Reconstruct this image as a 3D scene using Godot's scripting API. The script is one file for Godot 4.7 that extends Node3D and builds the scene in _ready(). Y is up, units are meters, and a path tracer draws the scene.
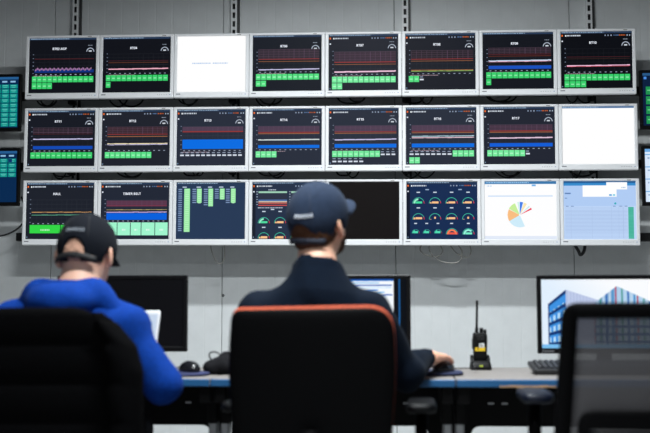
extends Node3D
# Control room: a wall of monitors, two seated operators, desks and chairs.
# World: back wall face at z = 0, +z towards the camera, floor at y = 0.

var mats := {}
var names := {}
var rng := RandomNumberGenerator.new()

# ------------------------------------------------------------------ materials
func mat(c: Color, rough := 0.6, metal := 0.0, spec := 0.5) -> StandardMaterial3D:
	var key := "%s|%.2f|%.2f|%.2f" % [c.to_html(), rough, metal, spec]
	if not mats.has(key):
		var m := StandardMaterial3D.new()
		m.albedo_color = c
		m.roughness = rough
		m.metallic = metal
		m.metallic_specular = spec
		mats[key] = m
	return mats[key]

func rgb(r: int, g: int, b: int) -> Color:
	return Color8(r, g, b)

func cloth(c: Color, freq: float, bump: float, rim := 0.0) -> StandardMaterial3D:
	var key := "cloth%s%.2f%.2f%.2f" % [c.to_html(), freq, bump, rim]
	if not mats.has(key):
		var m := StandardMaterial3D.new()
		m.roughness = 0.92
		m.metallic_specular = 0.25
		m.albedo_color = c
		var n := FastNoiseLite.new()
		n.seed = 5
		n.frequency = freq
		n.fractal_octaves = 4
		var t := NoiseTexture2D.new()
		t.width = 256
		t.height = 256
		t.seamless = true
		t.noise = n
		var g := Gradient.new()
		g.colors = PackedColorArray([Color(0.82, 0.82, 0.82), Color(1, 1, 1)])
		t.color_ramp = g
		m.albedo_texture = t
		m.heightmap_enabled = false
		m.uv1_triplanar = true
		m.uv1_world_triplanar = true
		m.uv1_scale = Vector3(4, 4, 4)
		if rim > 0.0:
			m.rim_enabled = true
			m.rim = rim
			m.rim_tint = 0.6
		mats[key] = m
	return mats[key]

func speckle(a: Color, b: Color, freq: float, scale: float, rough: float) -> StandardMaterial3D:
	var m := StandardMaterial3D.new()
	m.roughness = rough
	var n := FastNoiseLite.new()
	n.seed = 11
	n.frequency = freq
	n.fractal_octaves = 5
	var t := NoiseTexture2D.new()
	t.width = 256
	t.height = 256
	t.seamless = true
	t.noise = n
	var g := Gradient.new()
	g.colors = PackedColorArray([a, b])
	t.color_ramp = g
	m.albedo_texture = t
	m.uv1_triplanar = true
	m.uv1_world_triplanar = true
	m.uv1_scale = Vector3.ONE * scale
	return m

func glow(c: Color, e := 1.0) -> StandardMaterial3D:
	var key := "glow%s%.2f" % [c.to_html(), e]
	if not mats.has(key):
		var m := StandardMaterial3D.new()
		m.albedo_color = Color.BLACK
		m.roughness = 0.5
		m.emission_enabled = true
		m.emission = c
		m.emission_energy_multiplier = e
		mats[key] = m
	return mats[key]

func screen_mat(img: Image, e := 1.0) -> StandardMaterial3D:
	var m := StandardMaterial3D.new()
	m.albedo_color = Color(0.01, 0.01, 0.012)
	m.roughness = 0.4
	m.metallic_specular = 0.12
	m.emission_enabled = true
	m.emission = Color.WHITE
	m.emission_operator = BaseMaterial3D.EMISSION_OP_MULTIPLY
	m.emission_texture = ImageTexture.create_from_image(img)
	m.emission_energy_multiplier = e
	return m

# ------------------------------------------------------------------ nodes
func numbered(called: String) -> String:
	var n: int = names.get(called, 0)
	names[called] = n + 1
	return called if n == 0 else "%s_%03d" % [called, n]

func tag(o: Node3D, label: String, category: String, group := "") -> Node3D:
	o.set_meta("label", label)
	o.set_meta("category", category)
	if group != "":
		o.set_meta("group", group)
	return o

func thing(called: String, label: String, category: String, at := Vector3.ZERO, turn := 0.0, group := "") -> Node3D:
	var o := Node3D.new()
	o.name = numbered(called)
	add_child(o)
	o.position = at
	o.rotation.y = turn
	tag(o, label, category, group)
	return o

func put(called: String, mesh: Mesh, m: Material, parent: Node3D = null, at := Vector3.ZERO, b := Basis()) -> MeshInstance3D:
	var o := MeshInstance3D.new()
	o.mesh = mesh
	o.material_override = m
	o.cast_shadow = GeometryInstance3D.SHADOW_CASTING_SETTING_ON
	o.transform = Transform3D(b, at)
	if parent == null:
		o.name = numbered(called)
		add_child(o, true)
	else:
		o.name = part_name(called, parent)
		parent.add_child(o, true)
	return o

func part_name(called: String, parent: Node) -> String:
	if not parent.has_node(NodePath(called)):
		return called
	var n := 1
	while parent.has_node(NodePath("%s_%03d" % [called, n])):
		n += 1
	return "%s_%03d" % [called, n]

func obj(called: String, st: SurfaceTool, m: Material, parent: Node3D = null, at := Vector3.ZERO, b := Basis()) -> MeshInstance3D:
	return put(called, done(st), m, parent, at, b)

func done(st: SurfaceTool) -> ArrayMesh:
	st.generate_normals()
	return st.commit()

func struct(o: Node3D) -> Node3D:
	o.set_meta("kind", "structure")
	return o

# ------------------------------------------------------------------ shapes
func mb() -> SurfaceTool:
	var st := SurfaceTool.new()
	st.begin(Mesh.PRIMITIVE_TRIANGLES)
	return st

func tri(st: SurfaceTool, a: Vector3, b: Vector3, c: Vector3, out: Vector3) -> void:
	if (a - c).cross(a - b).dot(out) < 0.0:
		var t := b
		b = c
		c = t
	st.add_vertex(a)
	st.add_vertex(b)
	st.add_vertex(c)

# a box with chamfered edges
func box(st: SurfaceTool, c: Vector3, s: Vector3, bev := 0.0, b := Basis()) -> void:
	st.set_smooth_group(-1)
	st.set_uv(Vector2.ZERO)
	var h := s * 0.5
	bev = minf(bev, minf(h.x, minf(h.y, h.z)) * 0.95)
	var corner := func(sx: float, sy: float, sz: float, ax: int) -> Vector3:
		var v := Vector3(sx * h.x, sy * h.y, sz * h.z)
		for k in 3:
			if k != ax:
				v[k] -= signf(v[k]) * bev
		return c + b * v
	for ax in 3:
		for sg in [-1.0, 1.0]:
			var q := []
			for uv in [[-1.0, -1.0], [1.0, -1.0], [1.0, 1.0], [-1.0, 1.0]]:
				var d := [0.0, 0.0, 0.0]
				d[ax] = sg
				d[(ax + 1) % 3] = uv[0]
				d[(ax + 2) % 3] = uv[1]
				q.append(corner.call(d[0], d[1], d[2], ax))
			var o := Vector3.ZERO
			o[ax] = sg
			o = b * o
			tri(st, q[0], q[1], q[2], o)
			tri(st, q[0], q[2], q[3], o)
	if bev <= 0.0:
		return
	for ax in 3:
		var a1 := (ax + 1) % 3
		var a2 := (ax + 2) % 3
		for s1 in [-1.0, 1.0]:
			for s2 in [-1.0, 1.0]:
				var p := []
				for e in [-1.0, 1.0]:
					var d := [0.0, 0.0, 0.0]
					d[ax] = e
					d[a1] = s1
					d[a2] = s2
					p.append(corner.call(d[0], d[1], d[2], a1))
					p.append(corner.call(d[0], d[1], d[2], a2))
				var o := Vector3.ZERO
				o[a1] = s1
				o[a2] = s2
				o = b * o
				tri(st, p[0], p[1], p[3], o)
				tri(st, p[0], p[3], p[2], o)
	for sx in [-1.0, 1.0]:
		for sy in [-1.0, 1.0]:
			for sz in [-1.0, 1.0]:
				tri(st, corner.call(sx, sy, sz, 0), corner.call(sx, sy, sz, 1), corner.call(sx, sy, sz, 2), b * Vector3(sx, sy, sz))

# rings of equally many points joined into one closed skin; ends closed by fans
func loft(st: SurfaceTool, rings: Array, caps := true, ring_closed := true, path_closed := false, smooth := true) -> void:
	st.set_smooth_group(0 if smooth else -1)
	st.set_uv(Vector2.ZERO)
	var t := PackedVector3Array()
	var n: int = rings[0].size()
	var m := rings.size()
	for i in (m if path_closed else m - 1):
		var a: PackedVector3Array = rings[i]
		var b: PackedVector3Array = rings[(i + 1) % m]
		for j in (n if ring_closed else n - 1):
			var k := (j + 1) % n
			t.append_array(PackedVector3Array([a[j], a[k], b[k], a[j], b[k], b[j]]))
	if caps and not path_closed:
		for e in [0, m - 1]:
			var r: PackedVector3Array = rings[e]
			var c := Vector3.ZERO
			for p in r:
				c += p
			c /= n
			for j in n:
				var k := (j + 1) % n
				if e == 0:
					t.append_array(PackedVector3Array([c, r[k], r[j]]))
				else:
					t.append_array(PackedVector3Array([c, r[j], r[k]]))
	var mid := Vector3.ZERO
	for p in t:
		mid += p
	mid /= maxi(1, t.size())
	var vol := 0.0
	for i in range(0, t.size(), 3):
		vol += (t[i] - mid).dot((t[i + 1] - mid).cross(t[i + 2] - mid))
	for i in range(0, t.size(), 3):
		if t[i].is_equal_approx(t[i + 1]) or t[i].is_equal_approx(t[i + 2]) or t[i + 1].is_equal_approx(t[i + 2]):
			continue
		if vol > 0.0:
			st.add_vertex(t[i])
			st.add_vertex(t[i + 2])
			st.add_vertex(t[i + 1])
		else:
			st.add_vertex(t[i])
			st.add_vertex(t[i + 1])
			st.add_vertex(t[i + 2])

func smooth_path(p: PackedVector3Array, per := 6) -> PackedVector3Array:
	var out := PackedVector3Array()
	for i in p.size() - 1:
		var a := p[maxi(i - 1, 0)]
		var d := p[mini(i + 2, p.size() - 1)]
		for k in per:
			out.append(p[i].cubic_interpolate(p[i + 1], a, d, float(k) / per))
	out.append(p[p.size() - 1])
	return out

func tube(st: SurfaceTool, pts: PackedVector3Array, r0: float, r1 := -1.0, sides := 8) -> void:
	if r1 < 0.0:
		r1 = r0
	var rings := []
	var n := pts.size()
	var up := Vector3.UP
	for i in n:
		var d := (pts[mini(i + 1, n - 1)] - pts[maxi(i - 1, 0)]).normalized()
		if i == 0 and absf(d.dot(up)) > 0.9:
			up = Vector3.RIGHT
		var x := up.cross(d)
		if x.length() < 0.01:
			x = Vector3.FORWARD.cross(d)
		x = x.normalized()
		var y := d.cross(x).normalized()
		up = y
		var r := lerpf(r0, r1, float(i) / maxi(1, n - 1))
		var ring := PackedVector3Array()
		for k in sides:
			var a := TAU * k / sides
			ring.append(pts[i] + (x * cos(a) + y * sin(a)) * r)
		rings.append(ring)
	loft(st, rings)

# profile of (radius, height), turned about the axis of xf
func lathe(st: SurfaceTool, prof: PackedVector2Array, sides := 24, xf := Transform3D()) -> void:
	var rings := []
	for p in prof:
		var ring := PackedVector3Array()
		for k in sides:
			var a := TAU * k / sides
			ring.append(xf * Vector3(p.x * cos(a), p.y, p.x * sin(a)))
		rings.append(ring)
	loft(st, rings)

# sweep a closed profile (across, deep) along a closed or open path lying in the xy plane
func sweep(st: SurfaceTool, path: PackedVector3Array, prof: PackedVector2Array, closed := true) -> void:
	var rings := []
	var n := path.size()
	for i in n:
		var a := path[(i - 1 + n) % n] if closed else path[maxi(i - 1, 0)]
		var b := path[(i + 1) % n] if closed else path[mini(i + 1, n - 1)]
		var d := (b - a).normalized()
		var x := d.cross(Vector3.BACK).normalized()
		var ring := PackedVector3Array()
		for p in prof:
			ring.append(path[i] + x * p.x + Vector3.BACK * p.y)
		rings.append(ring)
	loft(st, rings, not closed, true, closed)

# polygon in the xy plane pulled along z, edges chamfered
func prism(st: SurfaceTool, poly: PackedVector2Array, z0: float, z1: float, xf := Transform3D()) -> void:
	st.set_smooth_group(-1)
	st.set_uv(Vector2.ZERO)
	if Geometry2D.is_polygon_clockwise(poly):
		poly.reverse()
	var idx := Geometry2D.triangulate_polygon(poly)
	for i in range(0, idx.size(), 3):
		for z in [z0, z1]:
			tri(st, xf * Vector3(poly[idx[i]].x, poly[idx[i]].y, z), xf * Vector3(poly[idx[i + 1]].x, poly[idx[i + 1]].y, z), xf * Vector3(poly[idx[i + 2]].x, poly[idx[i + 2]].y, z), xf.basis * Vector3(0, 0, 1.0 if z == maxf(z0, z1) else -1.0))
	var sgn := -1.0 if Geometry2D.is_polygon_clockwise(poly) else 1.0
	for i in poly.size():
		var p := poly[i]
		var q := poly[(i + 1) % poly.size()]
		var e := q - p
		var o := xf.basis * Vector3(e.y * sgn, -e.x * sgn, 0)
		tri(st, xf * Vector3(p.x, p.y, z0), xf * Vector3(q.x, q.y, z0), xf * Vector3(q.x, q.y, z1), o)
		tri(st, xf * Vector3(p.x, p.y, z0), xf * Vector3(q.x, q.y, z1), xf * Vector3(p.x, p.y, z1), o)

# a padded plate: outline in xy, bent by zf(x, y), with a rounded rim
func plate(st: SurfaceTool, outline: PackedVector2Array, zf: Callable, th: float, bulge := 0.0) -> void:
	var c := Vector2.ZERO
	for p in outline:
		c += p
	c /= outline.size()
	var rings := []
	var steps := [0.02, 0.15, 0.3, 0.45, 0.6, 0.75, 0.87, 0.95, 0.985]
	for side in [1.0, -1.0]:
		var list := steps.duplicate()
		if side < 0.0:
			list.reverse()
		else:
			list = steps.duplicate()
		if side < 0.0:
			var rim := PackedVector3Array()
			for p in outline:
				rim.append(Vector3(p.x, p.y, zf.call(p.x, p.y)))
			rings.append(rim)
		for s in list:
			var f: float = s
			var ring := PackedVector3Array()
			var t: float = th * 0.5 * (1.0 if f < 0.9 else sqrt(maxf(0.0, 1.0 - pow((f - 0.87) / 0.13, 2.0))))
			for p in outline:
				var q := c + (p - c) * f
				ring.append(Vector3(q.x, q.y, zf.call(q.x, q.y) + side * (t + bulge * (1.0 - f * f))))
			rings.append(ring)
	loft(st, rings)

func rounded(pts: PackedVector2Array, radii: Array, per := 6) -> PackedVector2Array:
	var out := PackedVector2Array()
	var n := pts.size()
	for i in n:
		var p := pts[i]
		var a := (pts[(i - 1 + n) % n] - p)
		var b := (pts[(i + 1) % n] - p)
		var r: float = minf(radii[i], minf(a.length(), b.length()) * 0.49)
		var p0 := p + a.normalized() * r
		var p1 := p + b.normalized() * r
		for k in per + 1:
			var t := float(k) / per
			out.append(p0.lerp(p, t).lerp(p.lerp(p1, t), t))
	return out

func dense(pts: PackedVector2Array, step: float) -> PackedVector2Array:
	var out := PackedVector2Array()
	for i in pts.size():
		var a := pts[i]
		var b := pts[(i + 1) % pts.size()]
		var k := maxi(1, int(ceil(a.distance_to(b) / step)))
		for j in k:
			out.append(a.lerp(b, float(j) / k))
	return out

# a rectangle with texture coordinates, facing +z
func sheet(w: float, h: float) -> ArrayMesh:
	var st := mb()
	st.set_smooth_group(-1)
	var q := [[-0.5, 0.5, 0, 0], [0.5, 0.5, 1, 0], [0.5, -0.5, 1, 1], [-0.5, -0.5, 0, 1]]
	for k in [0, 1, 2, 0, 2, 3]:
		st.set_uv(Vector2(q[k][2], q[k][3]))
		st.set_normal(Vector3(0, 0, 1))
		st.add_vertex(Vector3(q[k][0] * w, q[k][1] * h, 0))
	return st.commit()

func words(txt: String, height: float, depth := 0.0006, font := "Droid Sans") -> TextMesh:
	var t := TextMesh.new()
	var f := SystemFont.new()
	f.font_names = PackedStringArray([font])
	f.font_weight = 700
	t.font = f
	t.font_size = 32
	t.pixel_size = height / 23.0
	t.depth = depth
	t.text = txt
	return t

# ------------------------------------------------------------------ smooth bodies (surface nets)
# primitives: {a, b, ra, rb} capsule; {c, r, m} ellipsoid; {p, n} cut; "k" blend; "sub" carve
func cap(a: Vector3, b: Vector3, ra: float, rb: float, k := 0.03) -> Dictionary:
	return {"t": 0, "a": a, "b": b, "ra": ra, "rb": rb, "k": k, "sub": false}

func ell(c: Vector3, r: Vector3, k := 0.03, m := Basis()) -> Dictionary:
	return {"t": 1, "c": c, "r": r, "m": m.transposed(), "k": k, "sub": false}

func carve(d: Dictionary) -> Dictionary:
	d.sub = true
	return d

func cut(p: Vector3, n: Vector3) -> Dictionary:
	return {"t": 2, "p": p, "n": n.normalized(), "sub": true, "k": 0.0}

func placed(list: Array, xf: Transform3D) -> Array:
	var out := []
	for d in list:
		var e: Dictionary = d.duplicate()
		if d.t == 0:
			e.a = xf * d.a
			e.b = xf * d.b
		elif d.t == 1:
			e.c = xf * d.c
			e.m = (xf.basis * d.m.transposed()).transposed()
		else:
			e.p = xf * d.p
			e.n = xf.basis * d.n
		out.append(e)
	return out

class BodyMesh:
	var v := PackedVector3Array()
	var n := PackedVector3Array()
	var i := PackedInt32Array()
	func mesh() -> ArrayMesh:
		var a := []
		a.resize(Mesh.ARRAY_MAX)
		a[Mesh.ARRAY_VERTEX] = v
		a[Mesh.ARRAY_NORMAL] = n
		a[Mesh.ARRAY_INDEX] = i
		var m := ArrayMesh.new()
		m.add_surface_from_arrays(Mesh.PRIMITIVE_TRIANGLES, a)
		return m

func nets(skin: BodyMesh, prims: Array, cell: float, fold := 0.0, fold_f := 30.0) -> void:
	var lo := Vector3.ONE * 1e9
	var hi := Vector3.ONE * -1e9
	var boxes := []
	for d in prims:
		var l := lo
		var h := hi
		if d.t == 0:
			var r: float = maxf(d.ra, d.rb)
			l = Vector3(minf(d.a.x, d.b.x), minf(d.a.y, d.b.y), minf(d.a.z, d.b.z)) - Vector3.ONE * r
			h = Vector3(maxf(d.a.x, d.b.x), maxf(d.a.y, d.b.y), maxf(d.a.z, d.b.z)) + Vector3.ONE * r
		elif d.t == 1:
			var m: Basis = d.m.transposed()
			var e := Vector3.ZERO
			for ax in 3:
				e[ax] = sqrt(pow(m.x[ax] * d.r.x, 2) + pow(m.y[ax] * d.r.y, 2) + pow(m.z[ax] * d.r.z, 2))
			l = d.c - e
			h = d.c + e
		boxes.append([l, h])
		if not d.sub:
			lo = lo.min(l)
			hi = hi.max(h)
	var pad := cell * 3.0 + fold
	lo -= Vector3.ONE * pad
	hi += Vector3.ONE * pad
	var nx := int((hi.x - lo.x) / cell) + 2
	var ny := int((hi.y - lo.y) / cell) + 2
	var nz := int((hi.z - lo.z) / cell) + 2
	var f := PackedFloat32Array()
	f.resize(nx * ny * nz)
	f.fill(1.0)
	for pi in prims.size():
		var d: Dictionary = prims[pi]
		var kk: float = maxf(d.k, 1e-4)
		var i0 := Vector3i.ZERO
		var i1 := Vector3i(nx - 1, ny - 1, nz - 1)
		if d.t != 2:
			var g: float = d.k + cell * 3.0
			var l: Vector3 = (boxes[pi][0] - Vector3.ONE * g - lo) / cell
			var h: Vector3 = (boxes[pi][1] + Vector3.ONE * g - lo) / cell
			i0 = Vector3i(maxi(0, int(l.x)), maxi(0, int(l.y)), maxi(0, int(l.z)))
			i1 = Vector3i(mini(nx - 1, int(h.x) + 1), mini(ny - 1, int(h.y) + 1), mini(nz - 1, int(h.z) + 1))
		var type: int = d.t
		var sub: bool = d.sub
		var A := Vector3.ZERO
		var AB := Vector3.ZERO
		var inv := 0.0
		var ra := 0.0
		var rb := 0.0
		var R := Vector3.ONE
		var M := Basis()
		var rmin := 0.0
		if type == 0:
			A = d.a
			AB = d.b - d.a
			inv = 1.0 / maxf(AB.length_squared(), 1e-9)
			ra = d.ra
			rb = d.rb
		elif type == 1:
			A = d.c
			R = d.r
			M = d.m
			rmin = minf(R.x, minf(R.y, R.z))
		else:
			A = d.p
			AB = d.n
		for z in range(i0.z, i1.z + 1):
			for y in range(i0.y, i1.y + 1):
				var at := (z * ny + y) * nx + i0.x
				var p := lo + Vector3(i0.x, y, z) * cell
				for x in range(i0.x, i1.x + 1):
					var q := p - A
					var s := 0.0
					if type == 0:
						var t := clampf(q.dot(AB) * inv, 0.0, 1.0)
						s = (q - AB * t).length() - (ra + (rb - ra) * t)
					elif type == 1:
						q = M * q
						var u := q / R
						var k0 := u.length()
						if k0 < 1e-4:
							s = -rmin
						else:
							s = k0 * (k0 - 1.0) / (u / R).length()
					else:
						s = q.dot(AB)
					var o := f[at]
					if sub:
						if type != 2:
							s = -s
						var hh := maxf(kk - absf(o - s), 0.0) / kk
						f[at] = maxf(o, s) + hh * hh * kk * 0.25
					else:
						var hh := maxf(kk - absf(o - s), 0.0) / kk
						f[at] = minf(o, s) - hh * hh * kk * 0.25
					at += 1
					p.x += cell
	if fold > 0.0:
		for z in nz:
			for y in ny:
				for x in nx:
					var at := (z * ny + y) * nx + x
					if absf(f[at]) < fold * 3.0 + cell * 2.0:
						var p := lo + Vector3(x, y, z) * cell
						var w := sin(p.y * fold_f + 3.0 * sin(p.x * fold_f * 0.45 + p.z * 9.0)) + 0.7 * sin((p.x * 0.9 + p.y * 0.5 - p.z) * fold_f * 0.8 + 2.0 * sin(p.y * fold_f * 0.3))
						f[at] += fold * w * 0.5
	var at_cell := {}
	var sx := 1
	var sy := nx
	var sz := nx * ny
	var corners := [0, sx, sy, sx + sy, sz, sz + sx, sz + sy, sz + sx + sy]
	var edges := [[0, 1], [2, 3], [4, 5], [6, 7], [0, 2], [1, 3], [4, 6], [5, 7], [0, 4], [1, 5], [2, 6], [3, 7]]
	for z in nz - 1:
		for y in ny - 1:
			var at := (z * ny + y) * nx
			for x in nx - 1:
				var f0 := f[at]
				if absf(f0) < cell * 2.5:
					var neg := 0
					for k in 8:
						if f[at + corners[k]] < 0.0:
							neg += 1
					if neg > 0 and neg < 8:
						var c := []
						for k in 8:
							c.append(f[at + corners[k]])
						var sum := Vector3.ZERO
						var cnt := 0
						for e in edges:
							var a: float = c[e[0]]
							var b: float = c[e[1]]
							if (a < 0.0) != (b < 0.0):
								var t := a / (a - b)
								var pa := Vector3(e[0] & 1, (e[0] >> 1) & 1, e[0] >> 2)
								var pb := Vector3(e[1] & 1, (e[1] >> 1) & 1, e[1] >> 2)
								sum += pa.lerp(pb, t)
								cnt += 1
						at_cell[at] = skin.v.size()
						skin.v.append(lo + (Vector3(x, y, z) + sum / cnt) * cell)
						var g := Vector3(c[1] + c[3] + c[5] + c[7] - c[0] - c[2] - c[4] - c[6], c[2] + c[3] + c[6] + c[7] - c[0] - c[1] - c[4] - c[5], c[4] + c[5] + c[6] + c[7] - c[0] - c[1] - c[2] - c[3])
						skin.n.append(g.normalized())
				at += 1
	for at in at_cell:
		var s0: bool = f[at] < 0.0
		for ax in 3:
			var st: int = [sx, sy, sz][ax]
			if (f[at + st] < 0.0) == s0:
				continue
			var u: int = [sy, sz, sx][ax]
			var w: int = [sz, sx, sy][ax]
			if not (at_cell.has(at - u) and at_cell.has(at - w) and at_cell.has(at - u - w)):
				continue
			var a: int = at_cell[at]
			var b: int = at_cell[at - u]
			var c: int = at_cell[at - u - w]
			var d: int = at_cell[at - w]
			var nn := skin.n[a] + skin.n[b] + skin.n[c] + skin.n[d]
			var fn := (skin.v[a] - skin.v[c]).cross(skin.v[a] - skin.v[b])
			if fn.dot(nn) < 0.0:
				skin.i.append_array(PackedInt32Array([a, c, b, a, d, c]))
			else:
				skin.i.append_array(PackedInt32Array([a, b, c, a, c, d]))

# ------------------------------------------------------------------ what the screens show
func fr(im: Image, x: float, y: float, w: float, h: float, c: Color) -> void:
	var W := im.get_width()
	var H := im.get_height()
	var x0 := int(round(x * W))
	var y0 := int(round(y * H))
	im.fill_rect(Rect2i(x0, y0, maxi(1, int(round((x + w) * W)) - x0), maxi(1, int(round((y + h) * H)) - y0)), c)

func scribble(im: Image, x: float, y: float, w: float, h: float, c: Color) -> void:
	var at := x
	while at < x + w:
		var l := rng.randf_range(0.008, 0.03)
		fr(im, at, y, minf(l, x + w - at), h, c)
		at += l + rng.randf_range(0.004, 0.009)

func arc(im: Image, cx: float, cy: float, r0: float, r1: float, a0: float, a1: float, c: Color) -> void:
	var W := im.get_width()
	var H := im.get_height()
	var R := r1 * W
	for py in range(int(cy * H - R) - 1, int(cy * H + R) + 2):
		for px in range(int(cx * W - R) - 1, int(cx * W + R) + 2):
			if px < 0 or py < 0 or px >= W or py >= H:
				continue
			var dx := px + 0.5 - cx * W
			var dy := cy * H - py - 0.5
			var d := sqrt(dx * dx + dy * dy)
			var a := atan2(dy, dx)
			if a < a0 - 1e-4:
				a += TAU
			if d >= r0 * W and d <= R and a <= a1:
				im.set_pixel(px, py, c)

func chrome(im: Image, menu: bool) -> void:
	fr(im, 0, 0, 1, 0.035, rgb(42, 60, 86))
	scribble(im, 0.02, 0.008, 0.58, 0.016, rgb(150, 175, 200))
	if menu:
		fr(im, 0.012, 0.055, 0.022, 0.032, rgb(235, 110, 50))
		fr(im, 0.065, 0.058, 0.018, 0.026, rgb(240, 245, 250))
		scribble(im, 0.095, 0.06, 0.19, 0.022, rgb(200, 208, 220))
		fr(im, 0.62, 0.06, 0.014, 0.022, rgb(150, 165, 190))
		fr(im, 0.66, 0.06, 0.014, 0.022, rgb(150, 165, 190))
		fr(im, 0.70, 0.06, 0.02, 0.022, rgb(150, 165, 190))
		scribble(im, 0.745, 0.06, 0.07, 0.02, rgb(84, 112, 152))
		scribble(im, 0.82, 0.06, 0.085, 0.02, rgb(190, 92, 48))
		fr(im, 0.925, 0.06, 0.015, 0.022, rgb(170, 185, 205))
		fr(im, 0.96, 0.06, 0.015, 0.022, rgb(170, 185, 205))
		fr(im, 0.014, 0.155, 0.02, 0.026, rgb(225, 232, 245))
		fr(im, 0.016, 0.955, 0.012, 0.016, rgb(140, 170, 200))

func dash(s: Dictionary) -> Image:
	var im := Image.create(320, 256, false, Image.FORMAT_RGB8)
	var bg: Color = s.get("bg", rgb(40, 46, 60))
	im.fill(bg)
	chrome(im, s.get("menu", true))
	# small dial at the upper right
	if s.get("dial", true):
		arc(im, 0.91, 0.255, 0.047, 0.059, 0.0, PI, rgb(176, 186, 202))
		fr(im, 0.888, 0.232, 0.044, 0.022, rgb(205, 212, 222))
		scribble(im, 0.875, 0.132, 0.065, 0.014, rgb(150, 160, 176))
	var x0: float = 0.085
	var x1: float = 0.965
	var top: float = s.get("top", 0.30)
	var floor_y: float = s.get("floor", 0.70)
	for k in 6:
		var yy := lerpf(top, floor_y, k / 5.0)
		fr(im, x0, yy, x1 - x0, 0.004, bg.lightened(0.09))
		fr(im, x0 - 0.028, yy - 0.006, 0.014, 0.012, rgb(130, 142, 165))
	for k in 12:
		fr(im, x0 + (x1 - x0) * k / 12.0, top, 0.004, floor_y - top, bg.lightened(0.06))
	if s.has("band"):
		fr(im, x0, s.band[0], x1 - x0, s.band[1] - s.band[0], s.get("band_color", rgb(76, 60, 80)))
		for k in 12:
			fr(im, x0 + (x1 - x0) * k / 12.0, s.band[0], 0.004, s.band[1] - s.band[0], rgb(96, 74, 98))
		for k in 4:
			fr(im, x0, lerpf(s.band[0], s.band[1], k / 4.0), x1 - x0, 0.004, rgb(96, 70, 88))
	for l in s.get("lines", []):
		fr(im, x0, l[0], x1 - x0, l[2] * 0.7, l[1].darkened(0.12))
	if s.has("blue"):
		fr(im, x0, s.blue[0], x1 - x0, s.blue[1] - s.blue[0], s.get("blue_color", rgb(8, 108, 226)))
	for l in s.get("trend", []):
		for k in 80:
			var t := k / 80.0
			var yy: float = lerpf(l[0], lerpf(l[0], l[1], 0.35), t * t) + 0.0012 * sin(t * 23.0)
			fr(im, x0 + (x1 - x0) * t, yy, (x1 - x0) / 80.0, l[3] * 0.8, l[2])
	if s.get("zig", false):
		for k in 88:
			var yy := 0.535 + 0.03 * absf(fmod(k * 0.31, 2.0) - 1.0)
			fr(im, x0 + 0.0095 * k + 0.01, yy, 0.01, 0.035, rgb(132, 92, 142) if k % 3 else rgb(170, 130, 156))
	for k in 12:
		fr(im, x0 + 0.012 + k * 0.0735, floor_y + 0.018, 0.026, 0.012, rgb(160, 172, 192))
	scribble(im, x0 - 0.01, floor_y + 0.045, s.get("legend", 0.4), 0.012, rgb(175, 150, 160))
	var ty: float = s.get("ty", 0.75)
	var tc: Color = s.get("tile", rgb(70, 220, 118))
	var row := 0
	for r in s.get("rows", []):
		var k := 0
		for part in r:
			for q in absi(part):
				var tx := 0.05 + k * 0.0765
				if part > 0:
					fr(im, tx, ty + row * 0.118, 0.070, 0.108, tc)
					fr(im, tx + 0.014, ty + row * 0.118 + 0.046, 0.042, 0.02, tc.lightened(0.45))
					fr(im, tx, ty + row * 0.118 + 0.1, 0.070, 0.008, tc.darkened(0.12))
				else:
					fr(im, tx + 0.006, ty + row * 0.118 + 0.012, 0.044, 0.016, rgb(150, 162, 184))
					fr(im, tx + 0.004, ty + row * 0.118 + 0.052, 0.056, 0.028, rgb(214, 222, 236))
				k += 1
		row += 1
	return im

func hall_page(big: Array, tc: Color, s: Dictionary) -> Image:
	s.dial = false
	s.rows = []
	var im := dash(s)
	var y0: float = s.ty
	for b in big:
		fr(im, b[0], y0, b[1], s.th, tc)
		scribble(im, b[0] + b[1] * 0.35, y0 + s.th * 0.5, b[1] * 0.3, 0.03, tc.lightened(0.6))
	return im

func bars_page() -> Image:
	var im := Image.create(320, 256, false, Image.FORMAT_RGB8)
	im.fill(rgb(40, 58, 86))
	chrome(im, false)
	var cols := [[0.03, 0.115, 0.085, 0.87], [0.235, 0.30, 0.07, 0.36], [0.40, 0.465, 0.07, 0.42], [0.56, 0.63, 0.07, 0.30], [0.72, 0.79, 0.07, 0.36]]
	for c in cols:
		fr(im, c[0] + 0.06, 0.075, 0.06, 0.02, rgb(190, 205, 225))
		var y := 0.115
		while y < c[3] - 0.01:
			fr(im, c[0], y, 0.055, 0.02, rgb(124, 148, 186))
			y += 0.038
		fr(im, c[1], 0.11, c[2], c[3] - 0.11, rgb(158, 236, 168))
		y = 0.12
		while y < c[3] - 0.01:
			fr(im, c[1] + 0.015, y + 0.006, c[2] - 0.03, 0.012, rgb(190, 246, 196))
			y += 0.038
	return im

func gauge(im: Image, x: float, y: float, r: float, value: float, main: Color, num: Color) -> void:
	arc(im, x, y, r * 0.9, r, 0.25, PI, rgb(64, 190, 160))
	arc(im, x, y, r * 0.9, r, 0.0, 0.45, rgb(226, 60, 76))
	arc(im, x, y, r * 0.55, r * 0.84, PI * (1.0 - value), PI, main)
	fr(im, x - r * 0.5, y - 0.038, r * 1.1, 0.036, num)

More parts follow.
